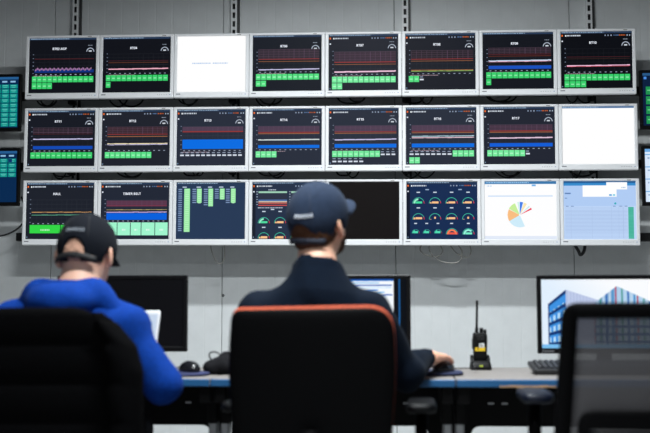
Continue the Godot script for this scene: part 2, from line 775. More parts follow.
func gauges_page() -> Image:
	var im := Image.create(320, 256, false, Image.FORMAT_RGB8)
	im.fill(rgb(22, 44, 82))
	fr(im, 0, 0, 0.05, 1, rgb(18, 26, 44))
	chrome(im, true)
	for t in [[0.27, 0.13], [0.73, 0.13]]:
		fr(im, t[0], t[1], 0.05, 0.018, rgb(150, 175, 205))
	var orange := rgb(255, 196, 140)
	for c in 4:
		var x := 0.17 + c * 0.233
		fr(im, x - 0.025, 0.175, 0.05, 0.02, rgb(200, 214, 230))
		gauge(im, x, 0.38, 0.085, 0.5 if c == 0 else 0.1, rgb(150, 240, 200) if c == 0 else orange, rgb(70, 220, 160) if c == 0 else orange)
		fr(im, x - 0.025, 0.445, 0.05, 0.02, rgb(200, 214, 230))
		gauge(im, x, 0.655, 0.085, 0.14 if c % 2 == 0 else 0.02, orange, orange if c % 2 == 0 else rgb(22, 44, 82))
		if c % 2:
			fr(im, x - 0.012, 0.61, 0.024, 0.036, orange)
	for c in 3:
		var x := 0.13 + c * 0.157
		fr(im, x - 0.02, 0.715, 0.04, 0.018, rgb(200, 214, 230))
		gauge(im, x, 0.895, 0.055, 0.4, rgb(80, 220, 180), rgb(80, 220, 180))
	fr(im, 0.615, 0.715, 0.04, 0.018, rgb(200, 214, 230))
	fr(im, 0.85, 0.715, 0.04, 0.018, rgb(200, 214, 230))
	gauge(im, 0.64, 0.915, 0.085, 1.0, rgb(255, 130, 90), rgb(240, 90, 70))
	gauge(im, 0.87, 0.915, 0.085, 0.75, rgb(150, 246, 222), rgb(120, 236, 200))
	return im

func mixed_page() -> Image:
	var im := Image.create(320, 256, false, Image.FORMAT_RGB8)
	im.fill(rgb(38, 50, 72))
	fr(im, 0, 0, 0.05, 1, rgb(26, 32, 46))
	chrome(im, true)
	for c in 2:
		var x := 0.09 + c * 0.47
		scribble(im, x + 0.14, 0.125, 0.11, 0.018, rgb(190, 200, 214))
		fr(im, x, 0.15, 0.41, 0.28, rgb(46, 52, 70))
		fr(im, x, 0.16, 0.41, 0.032, rgb(158, 206, 182))
		fr(im, x, 0.31, 0.41, 0.02, rgb(90, 130, 190))
		fr(im, x, 0.335, 0.41, 0.016, rgb(240, 214, 190))
		fr(im, x, 0.36, 0.41, 0.014, rgb(226, 110, 90))
		fr(im, x, 0.4, 0.41, 0.014, rgb(220, 80, 80))
		scribble(im, x - 0.01, 0.44, 0.36, 0.016, rgb(190, 200, 215))
		for k in 6:
			fr(im, x - 0.03, 0.16 + k * 0.045, 0.02, 0.014, rgb(160, 172, 190))
	fr(im, 0.27, 0.47, 0.05, 0.02, rgb(200, 214, 230))
	var orange := rgb(255, 196, 140)
	for r in 2:
		for c in 4:
			var x := 0.17 + c * 0.233
			fr(im, x - 0.025, 0.505 + r * 0.275, 0.05, 0.02, rgb(200, 214, 230))
			gauge(im, x, 0.72 + r * 0.265, 0.085, 0.5 if (c == 0 and r == 0) else 0.12, rgb(150, 240, 200) if (c == 0 and r == 0) else orange, rgb(80, 220, 160) if (c == 0 and r == 0) else orange)
	return im

func blank_page(bar: bool) -> Image:
	var im := Image.create(320, 256, false, Image.FORMAT_RGB8)
	im.fill(rgb(255, 255, 255))
	if bar:
		fr(im, 0, 0, 1, 0.03, rgb(78, 116, 160))
		scribble(im, 0.01, 0.006, 0.5, 0.014, rgb(180, 205, 230))
	else:
		scribble(im, 0.22, 0.475, 0.27, 0.022, rgb(168, 196, 232))
		scribble(im, 0.52, 0.475, 0.22, 0.022, rgb(168, 196, 232))
	return im

func pie_page() -> Image:
	var im := Image.create(320, 256, false, Image.FORMAT_RGB8)
	im.fill(rgb(254, 254, 255))
	fr(im, 0, 0, 1, 0.045, rgb(58, 122, 176))
	scribble(im, 0.02, 0.012, 0.6, 0.018, rgb(150, 195, 230))
	scribble(im, 0.03, 0.07, 0.07, 0.02, rgb(190, 215, 240))
	fr(im, 0.66, 0.055, 0.055, 0.03, rgb(120, 180, 232))
	fr(im, 0.05, 0.245, 0.9, 0.018, rgb(184, 214, 246))
	fr(im, 0, 0.94, 1, 0.06, rgb(226, 234, 248))
	var slices := [[-1.15, -2.58, rgb(206, 236, 250), 0.17], [-2.62, -3.62, rgb(250, 190, 130), 0.17], [-3.66, -4.32, rgb(200, 240, 156), 0.175], [-4.52, -4.66, rgb(206, 244, 236), 0.18], [-4.72, -4.98, rgb(60, 126, 236), 0.18], [-5.05, -5.3, rgb(250, 230, 176), 0.18], [-5.5, -5.62, rgb(200, 236, 244), 0.18], [-5.72, -5.86, rgb(236, 56, 84), 0.185]]
	for s in slices:
		arc(im, 0.49, 0.58, 0.012, s[3], s[1] + TAU, s[0] + TAU, s[2])
	return im

func table_page() -> Image:
	var im := Image.create(320, 256, false, Image.FORMAT_RGB8)
	im.fill(rgb(190, 214, 248))
	fr(im, 0, 0, 1, 0.035, rgb(40, 96, 150))
	fr(im, 0, 0.035, 1, 0.045, rgb(56, 140, 206))
	fr(im, 0, 0.08, 1, 0.35, rgb(176, 204, 244))
	fr(im, 0.02, 0.20, 0.08, 0.022, rgb(96, 130, 184))
	fr(im, 0.02, 0.285, 0.03, 0.016, rgb(120, 150, 200))
	for k in 23:
		fr(im, 0.02, 0.45 + k * 0.0235, 0.86, 0.005, rgb(160, 184, 224))
	for x in [0.10, 0.39, 0.66, 0.76, 0.82]:
		fr(im, x, 0.43, 0.004, 0.55, rgb(166, 190, 228))
	for x in [0.03, 0.10, 0.68, 0.77, 0.84]:
		fr(im, x, 0.425, 0.04, 0.014, rgb(112, 140, 186))
	fr(im, 0.89, 0.445, 0.075, 0.545, rgb(70, 176, 152))
	for k in 23:
		fr(im, 0.89, 0.445 + k * 0.0237, 0.075, 0.005, rgb(96, 196, 176))
	arc(im, 0.715, 0.385, 0.0, 0.014, 0.0, TAU, rgb(40, 170, 190))
	fr(im, 0.265, 0.075, 0.47, 0.195, rgb(255, 255, 255))
	fr(im, 0.595, 0.02, 0.285, 0.125, rgb(255, 255, 255))
	scribble(im, 0.80, 0.1, 0.06, 0.02, rgb(176, 200, 226))
	fr(im, 0.63, 0.225, 0.04, 0.03, rgb(70, 160, 220))
	fr(im, 0.68, 0.225, 0.035, 0.03, rgb(120, 205, 230))
	return im

func tiles_page(full: bool) -> Image:
	var im := Image.create(400, 250, false, Image.FORMAT_RGB8)
	im.fill(rgb(10, 44, 84))
	fr(im, 0, 0, 1, 0.05, rgb(40, 96, 150))
	for k in 10:
		fr(im, 0.02 + k * 0.098, 0.08, 0.06, 0.03, rgb(150, 200, 236))
	for r in (9 if full else 4):
		for c in 10:
			var x := 0.012 + c * 0.0985
			var y := 0.15 + r * 0.093
			fr(im, x, y, 0.088, 0.08, rgb(16, 150, 140))
			fr(im, x + 0.012, y + 0.018, 0.06, 0.012, rgb(110, 214, 204))
			fr(im, x + 0.02, y + 0.048, 0.045, 0.012, rgb(90, 200, 190))
	if not full:
		fr(im, 0.9, 0.16, 0.04, 0.06, rgb(16, 50, 110))
	return im

func green_page() -> Image:
	var im := Image.create(400, 250, false, Image.FORMAT_RGB8)
	im.fill(rgb(14, 34, 66))
	fr(im, 0, 0, 1, 0.05, rgb(44, 92, 140))
	fr(im, 0.015, 0.07, 0.03, 0.05, rgb(80, 150, 240))
	for r in 4:
		for c in 6:
			fr(im, 0.035 + c * 0.16, 0.26 + r * 0.185, 0.14, 0.15, rgb(34, 150, 84))
			fr(im, 0.05 + c * 0.16, 0.32 + r * 0.185, 0.07, 0.02, rgb(120, 214, 150))
	return im

func list_page() -> Image:
	var im := Image.create(400, 250, false, Image.FORMAT_RGB8)
	im.fill(rgb(216, 232, 252))
	fr(im, 0, 0, 1, 0.06, rgb(110, 170, 226))
	for k in 4:
		fr(im, 0.0, 0.1 + k * 0.23, 1.0, 0.02, rgb(120, 180, 232))
		scribble(im, 0.03, 0.16 + k * 0.23, 0.6, 0.03, rgb(150, 176, 210))
	return im

func office_page() -> Image:
	var im := Image.create(480, 270, false, Image.FORMAT_RGB8)
	im.fill(rgb(246, 251, 255))
	for k in 8:
		fr(im, 0.0, 0.015 + k * 0.035, rng.randf_range(0.75, 1.0), 0.018, [rgb(60, 140, 226), rgb(120, 190, 240), rgb(30, 96, 190), rgb(200, 226, 250)][k % 4])
	fr(im, 0.0, 0.0, 1.0, 0.025, rgb(26, 84, 170))
	scribble(im, 0.52, 0.12, 0.3, 0.02, rgb(220, 240, 255))
	fr(im, 0.0, 0.30, 0.88, 0.7, rgb(244, 250, 255))
	fr(im, 0.6, 0.42, 0.24, 0.006, rgb(190, 210, 235))
	fr(im, 0.885, 0.0, 0.115, 1.0, rgb(12, 16, 22))
	fr(im, 0.93, 0.0, 0.014, 1.0, rgb(30, 92, 150))
	return im

# picture of a modern building with coloured fins, shown on the right desk monitor
func building_page() -> Image:
	var W := 480
	var H := 270
	var im := Image.create(W, H, false, Image.FORMAT_RGB8)
	for y in H:
		for x in W:
			var u := float(x) / W
			var v := float(y) / H
			var c := rgb(226, 240, 254).lerp(rgb(250, 252, 255), clampf(u * 2.0 - v, 0.0, 1.0))
			# near wing with floors, receding to the right
			var roof := 0.36 - (u - 0.05) * 1.5 if u < 0.19 else 0.15 + (u - 0.19) * 0.6
			if u > 0.05 and u < 0.19 and v > roof:
				var q := (v - roof) / (1.0 - roof)
				var band := fmod(q * 4.6, 1.0)
				c = rgb(26, 58, 116) if band < 0.3 else rgb(62, 146, 226)
				if band > 0.5 and fmod(u * 28.0, 1.0) > 0.55 and q > 0.2:
					c = rgb(190, 226, 250)
				if u < 0.062:
					c = rgb(30, 66, 128)
			elif u >= 0.19 and u < 0.44 and v > roof:
				c = rgb(192, 204, 234)
				if fmod(u * 40.0, 1.0) < 0.2:
					c = rgb(172, 186, 222)
			# far wing with upright fins
			var far := 0.10 + absf(u - 0.585) * (1.4 if u < 0.585 else 0.86)
			if u > 0.41 and v > far:
				c = rgb(136, 176, 214) if u < 0.585 else rgb(170, 206, 236)
				var fin := int(u * 42.0)
				if fmod(u * 42.0, 1.0) < 0.5:
					c = [rgb(28, 96, 180), rgb(196, 216, 236), rgb(60, 140, 200), rgb(190, 60, 80), rgb(180, 208, 232), rgb(40, 140, 120), rgb(192, 216, 238)][fin % 7]
				if v > 0.62 and fmod(v * 9.0, 1.0) < 0.3:
					c = rgb(70, 120, 180)
			if v > 0.94:
				c = rgb(120, 190, 240)
			im.set_pixel(x, y, c)
	return im

# ------------------------------------------------------------------ monitors
var wall_meshes := {}

func frame_mesh(w: float, h: float, l: float, t: float, b: float, depth: float, bev: float) -> ArrayMesh:
	var st := mb()
	box(st, Vector3(0, h * 0.5 - t * 0.5, -depth * 0.5), Vector3(w, t, depth), bev)
	box(st, Vector3(0, -h * 0.5 + b * 0.5, -depth * 0.5), Vector3(w, b, depth), bev)
	for s in [-1.0, 1.0]:
		box(st, Vector3(s * (w * 0.5 - l * 0.5), (b - t) * 0.5, -depth * 0.5), Vector3(l, h - t - b + 0.004, depth), bev)
	return done(st)

func wall_monitor(at: Vector3, roll: float, screen: Material, title: String, label: String, hang: bool) -> Node3D:
	var white := mat(rgb(236, 237, 239), 0.42)
	if wall_meshes.is_empty():
		wall_meshes.frame = frame_mesh(0.406, 0.348, 0.018, 0.0128, 0.032, 0.034, 0.003)
		wall_meshes.screen = sheet(0.371, 0.304)
		var st := mb()
		box(st, Vector3(0, 0, -0.045), Vector3(0.385, 0.325, 0.025), 0.008)
		box(st, Vector3(0, -0.01, -0.068), Vector3(0.27, 0.23, 0.024), 0.01)
		for k in 9:
			box(st, Vector3(-0.08 + k * 0.02, 0.07, -0.081), Vector3(0.008, 0.04, 0.004), 0.001)
		wall_meshes.back = done(st)
		st = mb()
		box(st, Vector3(0, 0.02, -0.084), Vector3(0.12, 0.12, 0.008), 0.002)
		box(st, Vector3(0, 0.02, -0.115), Vector3(0.05, 0.06, 0.06), 0.004)
		box(st, Vector3(0, 0.0, -0.15), Vector3(0.09, 0.2, 0.02), 0.003)
		wall_meshes.mount = done(st)
		st = mb()
		box(st, Vector3(-0.178, -0.1545, 0.0), Vector3(0.024, 0.005, 0.0012), 0.0004)
		wall_meshes.badge = done(st)
		st = mb()
		for k in 5:
			box(st, Vector3(0.118 + k * 0.012, -0.1565, 0.0), Vector3(0.006, 0.0025, 0.0016), 0.0004)
		wall_meshes.buttons = done(st)
		st = mb()
		box(st, Vector3(0.185, -0.1565, 0.0), Vector3(0.006, 0.003, 0.0016), 0.0006)
		wall_meshes.led = done(st)
		st = mb()
		box(st, Vector3(0.15, 0.1665, 0.0), Vector3(0.02, 0.0035, 0.0012), 0.0004)
		wall_meshes.sensor = done(st)
	var o := thing("wall_monitor", label, "monitor", at, 0.0, "white framed monitors in three rows on the wall")
	o.rotation.z = roll
	put("bezel", wall_meshes.frame, white, o)
	var s := put("screen", wall_meshes.screen, screen, o, Vector3(0, 0.0096, -0.007))
	if title != "":
		put("title_text", words(title, 0.0125, 0.0004), glow(Color(0.93, 0.95, 1.0), 1.0), s, Vector3(-0.018, 0.092, 0.0006))
	put("back_housing", wall_meshes.back, mat(rgb(196, 197, 200), 0.5), o)
	put("mount_bracket", wall_meshes.mount, mat(rgb(22, 22, 24), 0.5, 0.3), o)
	put("badge", wall_meshes.badge, mat(rgb(120, 122, 128), 0.4), o)
	put("button_row", wall_meshes.buttons, mat(rgb(170, 172, 176), 0.4), o)
	put("power_light", wall_meshes.led, glow(rgb(110, 160, 220), 0.6), o)
	if hang:
		for k in 2:
			var a := rng.randf_range(-0.16, -0.02)
			var w := rng.randf_range(0.04, 0.11)
			var z := rng.randf_range(-0.15, -0.09)
			var dip := rng.randf_range(0.008, 0.03)
			var cst := mb()
			tube(cst, smooth_path(PackedVector3Array([Vector3(a - w, -0.09, z), Vector3(a - w * 0.6, -0.17, z + 0.01), Vector3(a, -0.1735 - dip, z), Vector3(a + w * 0.6, -0.17, z), Vector3(a + w, -0.09, z)]), 5), rng.randf_range(0.004, 0.006), -1.0, 6)
			obj("cord", cst, mat(rgb(20, 20, 22), 0.5), o)
	put("sensor_window", wall_meshes.sensor, mat(rgb(120, 116, 112), 0.3), o)
	return o

func black_monitor(called: String, at: Vector3, turn: float, w: float, h: float, screen: Material, label: String, stand_to: float, group: String) -> Node3D:
	var black := mat(rgb(11, 11, 13), 0.4, 0.0, 0.3)
	var o := thing(called, label, "monitor", at, turn, group)
	put("bezel", frame_mesh(w, h, 0.016, 0.016, 0.02, 0.026, 0.003), black, o)
	put("screen", sheet(w - 0.03, h - 0.034), screen, o, Vector3(0, 0.002, -0.004))
	var st := mb()
	box(st, Vector3(0, 0, -0.03), Vector3(w * 0.97, h * 0.95, 0.014), 0.006)
	box(st, Vector3(0, -0.02, -0.044), Vector3(w * 0.6, h * 0.6, 0.02), 0.008)
	obj("back_housing", st, black, o)
	st = mb()
	if stand_to > 0.0:
		box(st, Vector3(0, -stand_to * 0.5 - 0.015, -0.065), Vector3(0.055, stand_to - 0.04, 0.022), 0.006)
		obj("stand_neck", st, black, o)
		st = mb()
		var prof := PackedVector2Array([Vector2(0.001, 0.0), Vector2(0.118, 0.0), Vector2(0.12, 0.003), Vector2(0.116, 0.009), Vector2(0.03, 0.013), Vector2(0.001, 0.014)])
		var b := Basis().scaled(Vector3(1.0, 1.0, 0.75))
		lathe(st, prof, 32, Transform3D(b, Vector3(0, -stand_to, -0.055)))
		obj("stand_base", st, black, o)
	else:
		box(st, Vector3(0, 0, -0.06), Vector3(0.11, 0.11, 0.012), 0.002)
		box(st, Vector3(0, 0, -0.14), Vector3(0.05, 0.06, 0.16), 0.005)
		box(st, Vector3(0, 0, -0.24), Vector3(0.1, 0.2, 0.02), 0.003)
		obj("mount_bracket", st, black, o)
	return o

# ------------------------------------------------------------------ people
# head in its own axes: face towards -z, centre of the skull at the origin
func head_prims() -> Array:
	var l := [
		ell(Vector3(0, 0.022, 0.014), Vector3(0.075, 0.096, 0.094), 0.02),
		ell(Vector3(0, -0.045, -0.03), Vector3(0.060, 0.074, 0.062), 0.035),
		ell(Vector3(0, -0.098, -0.068), Vector3(0.026, 0.02, 0.022), 0.03),
		cap(Vector3(-0.034, 0.02, -0.082), Vector3(0.034, 0.02, -0.082), 0.012, 0.012, 0.02),
		carve(ell(Vector3(-0.033, -0.002, -0.1), Vector3(0.017, 0.012, 0.016), 0.012)),
		carve(ell(Vector3(0.033, -0.002, -0.1), Vector3(0.017, 0.012, 0.016), 0.012)),
		cap(Vector3(0, 0.005, -0.094), Vector3(0, -0.036, -0.108), 0.008, 0.011, 0.014),
		cap(Vector3(-0.011, -0.04, -0.098), Vector3(0.011, -0.04, -0.098), 0.008, 0.008, 0.008),
		cap(Vector3(-0.02, -0.067, -0.092), Vector3(0.02, -0.067, -0.092), 0.006, 0.006, 0.008),
		cap(Vector3(-0.016, -0.077, -0.091), Vector3(0.016, -0.077, -0.091), 0.006, 0.006, 0.006),
	]
	for s in [-1.0, 1.0]:
		var tilt := Basis(Vector3.RIGHT, 0.2) * Basis(Vector3.UP, s * 0.5)
		l.append(ell(Vector3(s * 0.086, -0.012, 0.016), Vector3(0.008, 0.034, 0.021), 0.012, tilt))
		l.append(carve(ell(Vector3(s * 0.095, -0.008, 0.008), Vector3(0.005, 0.018, 0.009), 0.006, tilt)))
		l.append(ell(Vector3(s * 0.082, -0.038, 0.012), Vector3(0.006, 0.009, 0.007), 0.006))
	return l

func on_cap(u: float, v: float, grow := 0.0) -> Vector3:
	# u: angle from the back of the head towards its right (radians), v: height angle
	var r := Vector3(0.087, 0.106, 0.107) + Vector3.ONE * grow
	return Vector3(sin(u) * cos(v) * r.x, 0.024 + sin(v) * r.y, 0.012 + cos(u) * cos(v) * r.z)

func add_cap(body: Node3D, hx: Transform3D, m: Material, dark: Material, thread: Material, p_brim: float, emb: float) -> void:
	var skin := BodyMesh.new()
	var shape := [
		ell(Vector3(0, 0.024, 0.012), Vector3(0.087, 0.106, 0.107), 0.0),
		ell(Vector3(0, 0.03, -0.01), Vector3(0.084, 0.094, 0.095), 0.03),
		cut(Vector3(0, -0.036, 0.05), Vector3(0, -1, -0.18)),
		carve(ell(Vector3(0, -0.022, 0.118), Vector3(0.041, 0.05, 0.032), 0.006)),
		carve(ell(Vector3(-0.094, -0.026, 0.014), Vector3(0.03, 0.036, 0.032), 0.008)),
		carve(ell(Vector3(0.094, -0.026, 0.014), Vector3(0.03, 0.036, 0.032), 0.008)),
	]
	nets(skin, placed(shape, hx), 0.004)
	var o := put("baseball_cap", skin.mesh(), m, body)
	# brim: a bowed sheet in front
	var st := mb()
	var rings := []
	for side in [0.0024, -0.0024]:
		for i in 8:
			var t: float = i / 7.0
			if side < 0.0:
				t = 1.0 - t
			var ring := PackedVector3Array()
			for k in 21:
				var a := lerpf(-1.25, 1.25, k / 20.0)
				var base := Vector3(sin(a) * 0.089, p_brim, 0.0 - cos(a) * 0.096)
				var reach := 0.082 * pow(maxf(0.0, cos(a * 1.15)), 0.55) * t
				var x := base.x * (1.0 - 0.02 * t)
				ring.append(hx * Vector3(x, base.y - 0.020 * pow(sin(a), 2.0) - 0.012 * t + side * (1.0 if t < 0.95 else 0.4), base.z - reach))
			rings.append(ring)
	loft(st, rings, false, true, true)
	obj("brim", st, m, o)
	# adjusting strap below the rear opening
	st = mb()
	rings = []
	for k in 15:
		var u := lerpf(-0.85, 0.85, k / 14.0)
		var ring := PackedVector3Array()
		for e in [[0.001, -0.010], [0.006, -0.009], [0.006, 0.009], [0.001, 0.010]]:
			var p := Vector3(sin(u) * (0.086 + e[0]), -0.032 + e[1] + 0.006 * cos(u * 2.8), 0.012 + cos(u) * (0.098 + e[0]))
			ring.append(hx * p)
		rings.append(ring)
	loft(st, rings)
	obj("strap", st, dark, o)
	st = mb()
	box(st, hx * Vector3(0.012, -0.028, 0.113), Vector3(0.018, 0.018, 0.004), 0.001, hx.basis)
	obj("buckle", st, dark, o)
	# panel seams and the button on top
	st = mb()
	for k in 6:
		var u := PI / 6.0 + k * PI / 3.0
		var pts := PackedVector3Array()
		for j in 11:
			pts.append(hx * on_cap(u, lerpf(0.0, 1.5, j / 10.0), 0.0002))
		tube(st, pts, 0.0013, -1.0, 5)
	obj("panel_seam", st, dark, o)
	st = mb()
	lathe(st, PackedVector2Array([Vector2(0.0005, 0.004), Vector2(0.006, 0.003), Vector2(0.008, 0.0), Vector2(0.0005, -0.002)]), 12, hx * Transform3D(Basis(), Vector3(0, 0.131, 0.012)))
	obj("button", st, m, o)
	# embroidered lettering in an arc over the opening
	st = mb()
	var widths := [0.10, 0.06, 0.10, 0.05, 0.11, 0.08, 0.10]
	var u := emb
	for w in widths:
		for half in 2:
			var a := on_cap(u + half * w * 0.8, 0.24, 0.0012)
			var b := on_cap(u + w * 0.4 * (1.0 + half * 0.3), 0.29 + (0.05 if half else 0.0), 0.0012)
			tube(st, PackedVector3Array([hx * a, hx * b]), 0.0016, -1.0, 5)
		tube(st, PackedVector3Array([hx * on_cap(u, 0.23, 0.0012), hx * on_cap(u + w * 0.8, 0.25, 0.0012)]), 0.0016, -1.0, 5)
		u += w + 0.022
	obj("embroidery", st, thread, o)

func hand_prims(wrist: Vector3, d: Vector3, side: Vector3, curl: float, thumb: float) -> Array:
	# d: along the hand, side: towards the thumb; the palm looks along -n
	d = d.normalized()
	side = (side - d * side.dot(d)).normalized()
	var n := side.cross(d).normalized()
	if n.y < 0.0:
		n = -n
	var l := []
	var lens := [0.072, 0.082, 0.077, 0.062]
	l.append(cap(wrist - d * 0.02, wrist + d * 0.03, 0.026, 0.026, 0.02))
	for k in 4:
		var off := (1.5 - k) * 0.0205
		var kn := wrist + d * (0.092 - absf(k - 1.2) * 0.005) + side * off + n * (0.004 - absf(k - 1.3) * 0.003)
		l.append(cap(wrist + d * 0.025 + side * off * 0.6, kn, 0.016, 0.0115, 0.014))
		var dir := (d + side * (1.5 - k) * 0.06).normalized()
		var p := kn
		var seg := [0.46, 0.30, 0.24]
		for j in 3:
			var ang: float = curl * [0.5, 1.1, 1.5][j]
			var q: Vector3 = p + (dir * cos(ang) - n * sin(ang)) * lens[k] * seg[j]
			l.append(cap(p, q, [0.0098, 0.0088, 0.008][j], [0.0088, 0.008, 0.0068][j], 0.005))
			p = q
	var t0 := wrist + d * 0.028 + side * 0.022 - n * 0.004
	var t1 := t0 + (d * 0.75 + side * 0.62 - n * thumb * 0.5).normalized() * 0.042
	var t2 := t1 + (d * 0.95 + side * 0.2 - n * thumb).normalized() * 0.034
	var t3 := t2 + (d * 1.0 - side * 0.1 - n * thumb).normalized() * 0.026
	l.append(cap(t0, t1, 0.016, 0.012, 0.014))
	l.append(cap(t1, t2, 0.0115, 0.0098, 0.006))
	l.append(cap(t2, t3, 0.0098, 0.0078, 0.005))
	return l

func person(p: Dictionary) -> Node3D:
	var o := thing("person", p.label, "person", Vector3(p.hip.x, 0, p.hip.z))
	var base := Vector3(p.hip.x, 0, p.hip.z)
	var hx := Transform3D(Basis(Vector3.UP, p.yaw) * Basis(Vector3.BACK, p.get("roll", 0.0)) * Basis(Vector3.RIGHT, p.pitch), p.head)
	var hip: Vector3 = p.hip
	var ch: Vector3 = p.chest
	var neck: Vector3 = p.neck
	var skull: Vector3 = hx * Vector3(0, -0.06, 0.03)
	# the body: one continuous skin
	var body := BodyMesh.new()
	var l := [
		ell(ch, Vector3(0.155, 0.2, 0.10), 0.05), ell(hip + Vector3(0, 0.1, 0), Vector3(0.145, 0.17, 0.105), 0.06),
		cap(p.sl, p.sr, 0.05, 0.05, 0.05), cap(neck, skull, 0.063, 0.058, 0.03), cap(neck - Vector3(0, 0.06, 0), neck, 0.07, 0.063, 0.04),
	]
	for s in ["l", "r"]:
		l.append(cap(p["s" + s], p["e" + s], 0.044, 0.036, 0.03))
		l.append(cap(p["e" + s], p["w" + s], 0.037, 0.025, 0.02))
	for s in [-1.0, 1.0]:
		var h := hip + Vector3(s * 0.085, -0.03, 0)
		var kn: Vector3 = p.knee + Vector3(s * 0.11, 0, 0)
		var an: Vector3 = p.ankle + Vector3(s * 0.11, 0, 0)
		l.append(cap(h, kn, 0.075, 0.052, 0.04))
		l.append(cap(kn, an, 0.05, 0.036, 0.03))
	nets(body, l, 0.014)
	var hp := head_prims()
	hp.append(cap(Vector3(0, -0.06, 0.03), hx.affine_inverse() * neck, 0.058, 0.064, 0.03))
	nets(body, placed(hp, hx), 0.0038)
	nets(body, hand_prims(p.wr, p.dr, p.thumb_r, p.curl_r, 0.35), 0.003)
	nets(body, hand_prims(p.wl, p.dl, p.thumb_l, p.curl_l, 0.35), 0.0036)
	var skin_m := StandardMaterial3D.new()
	skin_m.albedo_color = p.skin
	skin_m.roughness = 0.55
	skin_m.subsurf_scatter_enabled = true
	skin_m.subsurf_scatter_strength = 0.12
	put("body", body.mesh(), skin_m, o, -base)
	var wst := mb()
	var wd: Vector3 = (p.wr - p.er).normalized()
	var wring := []
	for e in [[-0.004, 0.0265], [-0.004, 0.0295], [0.004, 0.0295], [0.004, 0.0265]]:
		var ring := PackedVector3Array()
		for k in 20:
			var a := TAU * k / 20.0
			var wx := wd.cross(Vector3.UP).normalized()
			ring.append(p.wr - base + wd * e[0] + (wx * cos(a) + wx.cross(wd) * sin(a)) * e[1])
		wring.append(ring)
	loft(wst, wring, false, true, true)
	obj("bracelet", wst, mat(rgb(38, 30, 28), 0.6), o)
	# eyes
	for s in [-1.0, 1.0]:
		var st := mb()
		var prof := PackedVector2Array()
		for k in 9:
			var a := lerpf(-PI / 2, PI / 2, k / 8.0)
			prof.append(Vector2(maxf(0.0003, cos(a) * 0.0115), sin(a) * 0.0115))
		lathe(st, prof, 12, Transform3D(hx.basis * Basis(Vector3.RIGHT, -PI / 2), hx * Vector3(s * 0.033, -0.002, -0.081) - base))
		var e := obj("eye", st, mat(rgb(226, 222, 216), 0.2), o)
		st = mb()
		lathe(st, PackedVector2Array([Vector2(0.0003, 0.0006), Vector2(0.0048, 0.0), Vector2(0.0003, -0.002)]), 12, Transform3D(hx.basis * Basis(Vector3.RIGHT, -PI / 2), hx * Vector3(s * 0.033, -0.002, -0.0925) - base))
		obj("iris", st, mat(rgb(60, 44, 34), 0.2), e)
	# hair: a close shell over the skull, open at the face
	var hair := BodyMesh.new()
	var hg: float = p.hair_len
	var hl := [
		ell(Vector3(0, 0.022, 0.014), Vector3(0.075, 0.096, 0.094) + Vector3.ONE * hg, 0.02),
		ell(Vector3(0, -0.03, 0.055), Vector3(0.056, 0.055, 0.045) + Vector3.ONE * hg, 0.03),
		cut(Vector3(0, p.hair_low, 0.08), Vector3(0, -1, -0.25)),
		cut(Vector3(0, 0.05, -0.062), Vector3(0, -0.55, -1)),
		carve(ell(Vector3(-0.084, -0.01, 0.0), Vector3(0.02, 0.034, 0.03), 0.006)),
		carve(ell(Vector3(0.084, -0.01, 0.0), Vector3(0.02, 0.034, 0.03), 0.006)),
	]
	nets(hair, placed(hl, hx), 0.0038, 0.0014, 260.0)
	put("hair", hair.mesh(), cloth(p.hair, 0.12, 0.0, 0.0), o, -base)
	if p.beard:
		var bs := BodyMesh.new()
		var bl := [
			ell(Vector3(0, -0.045, -0.03), Vector3(0.0635, 0.077, 0.065), 0.02), ell(Vector3(0, -0.098, -0.068), Vector3(0.029, 0.023, 0.025), 0.03),
			cut(Vector3(0, -0.052, -0.05), Vector3(0, 1, 0.25)), cut(Vector3(0, -0.05, 0.02), Vector3(0, 0.3, 1)),
			carve(ell(Vector3(0, -0.071, -0.1), Vector3(0.024, 0.011, 0.03), 0.006)),
		]
		nets(bs, placed(bl, hx), 0.004, 0.001, 260.0)
		put("beard", bs.mesh(), cloth(p.hair, 0.12, 0.0, 0.0), o, -base)
	add_cap(o, hx, p.cap, p.cap_dark, p.thread, p.brim, p.emb)
	for c in o.get_children():
		if String(c.name) == "baseball_cap":
			c.position = -base
	# clothes
	var top := BodyMesh.new()
	var g: float = p.loose
	var tl := [
		ell(ch, Vector3(0.175, 0.21, 0.115) + Vector3(g, 0, g), 0.05), ell(hip + Vector3(0, 0.11, 0), Vector3(0.165, 0.17, 0.125) + Vector3(g, 0, g), 0.06),
		cap(p.sl, p.sr, 0.066 + g, 0.066 + g, 0.05),
		cap(neck - Vector3(0, 0.03, -0.01), p.sl + Vector3(0.02, 0.012, 0), 0.072, 0.05, 0.06), cap(neck - Vector3(0, 0.03, -0.01), p.sr + Vector3(-0.02, 0.012, 0), 0.072, 0.05, 0.06),
	]
	l = p.get("collar", [])
	tl.append_array(l)
	for s in ["l", "r"]:
		var cuff: Vector3 = p["w" + s] + (p["e" + s] - p["w" + s]).normalized() * 0.018
		tl.append(cap(p["s" + s], p["e" + s], 0.060 + g, 0.050 + g, 0.035))
		tl.append(cap(p["e" + s], cuff, 0.050 + g, 0.036 + g * 0.4, 0.025))
		tl.append(carve(cap(cuff - (p["e" + s] - p["w" + s]).normalized() * 0.035, cuff - (p["e" + s] - p["w" + s]).normalized() * 0.12, 0.05, 0.07, 0.003)))
	tl.append(cut(hip - Vector3(0, 0.06, 0), Vector3(0, -1, 0)))
	tl.append(carve(cap(neck + Vector3(0, p.collar_cut, -0.012), neck + Vector3(0, p.collar_cut + 0.1, -0.03), 0.068, 0.08, 0.008)))
	nets(top, tl, 0.0095, 0.0075, 34.0)
	put(p.top_name, top.mesh(), cloth(p.top, 0.05, 0.0, 0.12), o, -base)
